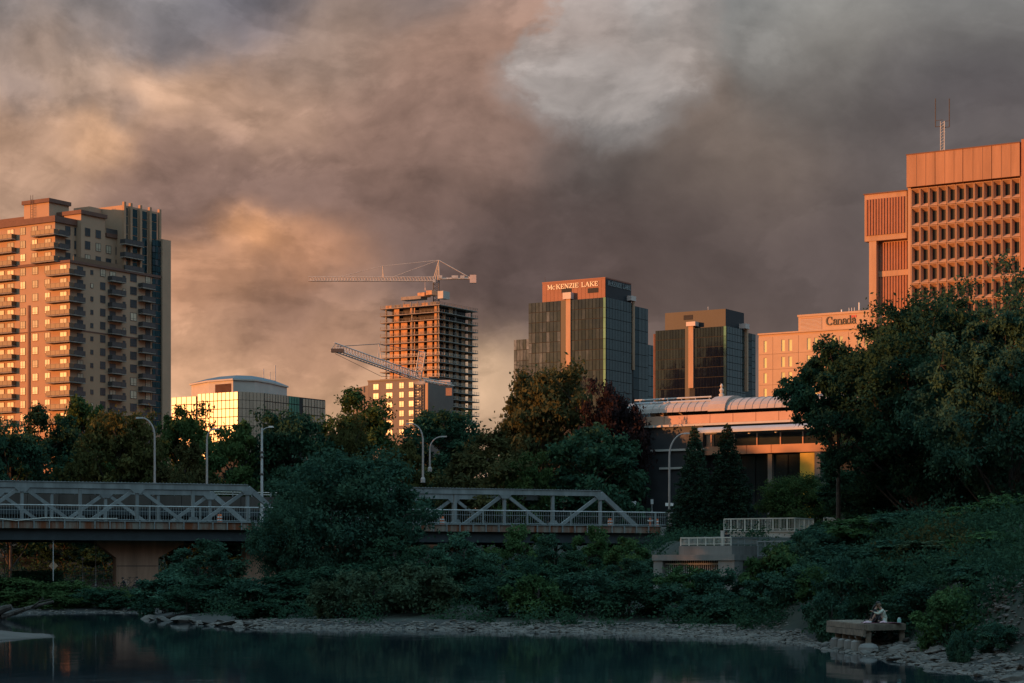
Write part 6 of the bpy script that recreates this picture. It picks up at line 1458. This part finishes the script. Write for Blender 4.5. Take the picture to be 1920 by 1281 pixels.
# ------------------------------------------------------------------ park below the left span
def park():
    d = 205; zt = WZ(1099, d)
    e = empty('stone_wall', (WX(230, d), d, 0), 0, 'low wall of rough stone blocks along the park path under the bridge', 'wall'); r = random.Random(4)
    x = WX(60, d) - e.location.x; x1 = WX(300, d) - e.location.x
    while x < x1:
        w = r.uniform(.7, 1.35); h = r.uniform(.52, .66); MB().box(x + .02, x + w - .02, -.35 + r.uniform(-.05, .05), .4, zt - .62, zt - .62 + h).build('stone_block', mt['stone2'], e); x += w
    P = [(WX(px, dd), dd) for px, dd in [(r.uniform(165, 300), r.uniform(199, 204.4)) for _ in range(520)]]
    o = merged_stones('rubble_slope', P, .14, .34, mt['stone2'], e, 5, .1, lambda x, y: zt - .6 - (204.6 - y) * .26); o.location = -e.location; o['kind'] = 'stuff'
    base = MB(); base.extr([(WX(150, 204.6), 204.6, zt - .70), (WX(150, 199), 199, zt - 2.2), (WX(305, 199), 199, zt - 2.2), (WX(305, 204.6), 204.6, zt - .70)], (0, 0, -.6)); bo = base.build('rubble_bed', mt['soil'], e); bo.location = -e.location
    path = MB().box(WX(10, 206), WX(300, 206), 205.6, 212, zt - .3, zt - .08).build('path', mt['sand']); path['kind'] = 'structure'
    # hedge
    rg = np.random.default_rng(9); n = 5200; C = np.stack([rg.uniform(WX(18, 206), WX(112, 206), n), rg.uniform(206.5, 208.2, n), zt - .1 + rg.uniform(0, 1, n) ** .7 * 1.55], -1); C += rg.normal(size=C.shape) * .06
    U, V = leaf_frames(rg, n, .2, .3); put(ob('hedge', quads_mesh('hedge', C, U, V, L_dark)), 'clipped dark hedge beside the park path left of the pier', 'hedge')
    # diamond warning sign seen from the back
    dd = 203; o = W(100, 1078, dd); e = empty('warning_sign', o, 0, 'orange diamond warning sign on a pole under the left span', 'sign'); h = WZ(1014, dd) - o.z; zc = WZ(1061, dd) - o.z; s = .46
    MB().tube((0, -.06, -.6), (0, -.06, h), .05, 6).build('pole', mt['lampgrey'], e); MB().box(-.10, .10, -.16, .04, h - .02, h + .22).build('pole_cap', mt['lampgrey'], e)
    MB().extr([(0, -.008, zc - s), (s, -.008, zc), (0, -.008, zc + s), (-s, -.008, zc)], (0, .02, 0)).build('diamond_plate', mt['orangeconc'], e)
    for px, py, lb, kind in ((155, 1051, 'short park lamp with round white globe beside the ramp', 'g'), (179.5, 1030, 'slim park lamp with small lantern next to the pier', 'l'), (8.5, 1030, 'leftmost slim park lamp at the picture edge', 'l'), (15.5, 1032, 'slim park lamp second from the picture edge', 'l')):
        o = W(px, 1092, 210); e = empty('park_lamp', o, 0, lb, 'park lamp', 'lamps along the park path'); h = WZ(py, 210) - o.z
        MB().tube((0, 0, -.4), (0, 0, h), .05, 6, .04).build('pole', mt['lampgrey'], e); MB().lathe([(.09, -.4), (.1, .1), (.06, .2)], 8).build('base', mt['lampgrey'], e)
        if kind == 'g': MB().lathe([(.03, 0), (.14, .06), (.18, .17), (.14, .28), (.03, .34)], 12, (0, 0, h)).build('globe', mt['white'], e, smooth=True)
        else: MB().lathe([(.05, 0), (.13, .08), (.15, .25), (.05, .34)], 8, (0, 0, h)).build('lantern', mt['cream'], e)
    # ramp with handrails
    o = W(130, 1075, 211); e = empty('ramp_railing', o, 0, 'sloping grey handrails of the ramp beside the pier', 'railing'); l = lambda px, py: W(px, py, 211) - o
    for q0, q1 in ((1076.5, 1067), (1081, 1074), (1089, 1087)): MB().tube(l(131, q0), l(222, q1), .04, 6).build('handrail', mt['rail'], e)
    for px in (140, 158, 176, 194, 208, 220): MB().tube(l(px, 1076.5 - 9.5 * (px - 131) / 91), l(px, 1096), .03, 5).build('rail_post', mt['rail'], e)
    rp = MB(); rp.extr([W(150, 1096, 212), W(222, 1098, 212), W(222, 1084, 214), W(150, 1091, 214)], (0, 0, -.3)); k = rp.build('ramp', mt['plaster']); k['kind'] = 'structure'
    # two people sitting on the wall, one bicycle
    S2 = dict(pelvis=(0, 0, .50), chest=(.14, 0, .86), neck=(.20, 0, 1.02), head=(.27, 0, 1.14), look=(.9, 0, -.4), shl=(.16, .18, .94), shr=(.16, -.18, .94), ell=(.34, .22, .72), elr=(.34, -.22, .72), wrl=(.50, .08, .66), wrr=(.50, -.08, .66),
              hpl=(.05, .1, .48), hpr=(.05, -.1, .48), knl=(.46, .13, .54), knr=(.44, -.13, .52), anl=(.48, .13, .12), anr=(.40, -.14, .12))
    S3 = dict(S2); S3.update(chest=(.03, 0, .90), neck=(.04, 0, 1.08), head=(.08, 0, 1.21), shl=(.03, .18, .98), shr=(.03, -.18, .98), ell=(.15, .22, .74), elr=(.15, -.22, .74), wrl=(.36, .08, .78), wrr=(.36, -.08, .76))
    zb = WZ(1107, 204.2)
    for px, J, lb in ((235, S2, 'person in dark clothes leaning forward on the stone wall'), (258, S3, 'person in dark clothes sitting upright near the bridge pier')):
        o = Vector((WX(px, 204.2), 204.2, zb)); person(o, math.radians(195), J, lb, mt['darkcloth'], mt['darkcloth'], mt['hair_dark'])
        MB().box(-.3, .3, -.25, .25, 0, .36).build('seat_stone', mt['stone2'], None, (o.x, o.y, o.z))['label'] = 'stone block under the ' + ('person leaning forward on the wall' if px == 235 else 'person sitting upright near the pier')
    o = Vector((WX(247, 204.8), 204.8, WZ(1099, 204.8))); e = empty('bicycle', o, math.radians(12), 'bicycle parked on the wall between the two seated people', 'bicycle')
    for x in (-.52, .52):
        m = MB(); pts = [(x + .33 * math.cos(a), 0, .34 + .33 * math.sin(a)) for a in [2 * math.pi * i / 18 for i in range(19)]]; m.path(pts, .022, 5); w = m.build('wheel', mt['black'], e)
        sp = MB()
        for i in range(6): a = math.pi * i / 6; sp.tube((x - .31 * math.cos(a), 0, .34 - .31 * math.sin(a)), (x + .31 * math.cos(a), 0, .34 + .31 * math.sin(a)), .004, 3)
        sp.build('spokes', mt['lampgrey'], w)
    m = MB(); bb, st, hd, fk = (-.08, 0, .30), (-.22, 0, .80), (.36, 0, .82), (.52, 0, .34); rw = (-.52, 0, .34)
    for p, q in ((bb, st), (st, hd), (bb, hd), (bb, rw), (st, rw), (hd, fk)): m.tube(p, q, .018, 6)
    m.build('frame', mt['darkcloth'], e); MB().box(-.36, -.1, -.06, .06, .84, .89).build('saddle', mt['black'], e); MB().tube((.34, -.28, .98), (.34, .28, .98), .015, 6).tube(hd, (.34, 0, .98), .015, 6).build('handlebar', mt['black'], e)
park()
for o in [o for o in COL.objects if o.name.startswith('seat_stone')]: put(o, None, 'stone', 'seat stones on the wall')
so_ = dict(SIT); ST = dict(pelvis=(0, 0, .95), chest=(.05, 0, 1.32), neck=(.08, 0, 1.48), head=(.12, 0, 1.60), look=(1, 0, -.1), shl=(.05, .19, 1.40), shr=(.05, -.19, 1.40), ell=(.12, .24, 1.14), elr=(.12, -.24, 1.14), wrl=(.32, .16, 1.05), wrr=(.32, -.16, 1.05),
           hpl=(0, .1, .92), hpr=(0, -.1, .92), knl=(.02, .11, .5), knr=(-.02, -.11, .5), anl=(0, .12, .09), anr=(0, -.12, .09))
person((WX(1361, 151.5), 151.5, WZ(1023, 150) - .62), math.radians(-80), ST, 'person in dark clothes standing behind the outfall railing', mt['darkcloth'], mt['darkcloth'], mt['hair_dark'])

# ------------------------------------------------------------------ driftwood, gabions
def driftwood():
    d = 158; o = W(30, 1150, d); e = empty('fallen_branch', o, 0, 'long bare fallen branch lying over the water at the left edge', 'branch'); l = lambda px, py, k=0: W(px, py, d + k) - o
    MB().path([l(-30, 1166), l(0, 1158), l(25, 1150, 1), (l(45, 1143, 1)), l(70, 1136, 2), l(100, 1128, 2)], .28, 7, r2=.10).build('limb', mt['bark'], e)
    MB().path([l(-10, 1150), l(10, 1141), l(22, 1138)], .34, 7, r2=.2).build('stump', mt['bark'], e); MB().path([l(12, 1155), l(10, 1180), l(12, 1192)], .05, 5, r2=.02).build('twig', mt['bark'], e); MB().path([l(60, 1139, 1), l(75, 1128), l(96, 1124)], .09, 5, r2=.03).build('twig', mt['bark'], e)
driftwood()
def gabions():
    r = np.random.default_rng(6); out = []
    while len(out) < 1100:
        x = r.uniform(14, 24, 4000); y = r.uniform(66, 118, 4000); s = river_sd(x, y); px = CX + F * x / y
        ok = ((px > 1830) & (s > 2.3) & (s < 5.2) & (y < 90)) | ((px > 1560) & (px < 1660) & (s > 2.4) & (s < 5.6) & (y > 99)); out += list(zip(x[ok], y[ok]))
    o = merged_stones('gabion_stones', out[:1100], .12, .26, mt['stone2'], None, 8, .05); put(o, 'brown piled stones of the steep gabion bank beside the dock', 'stones', kind='stuff')
gabions()
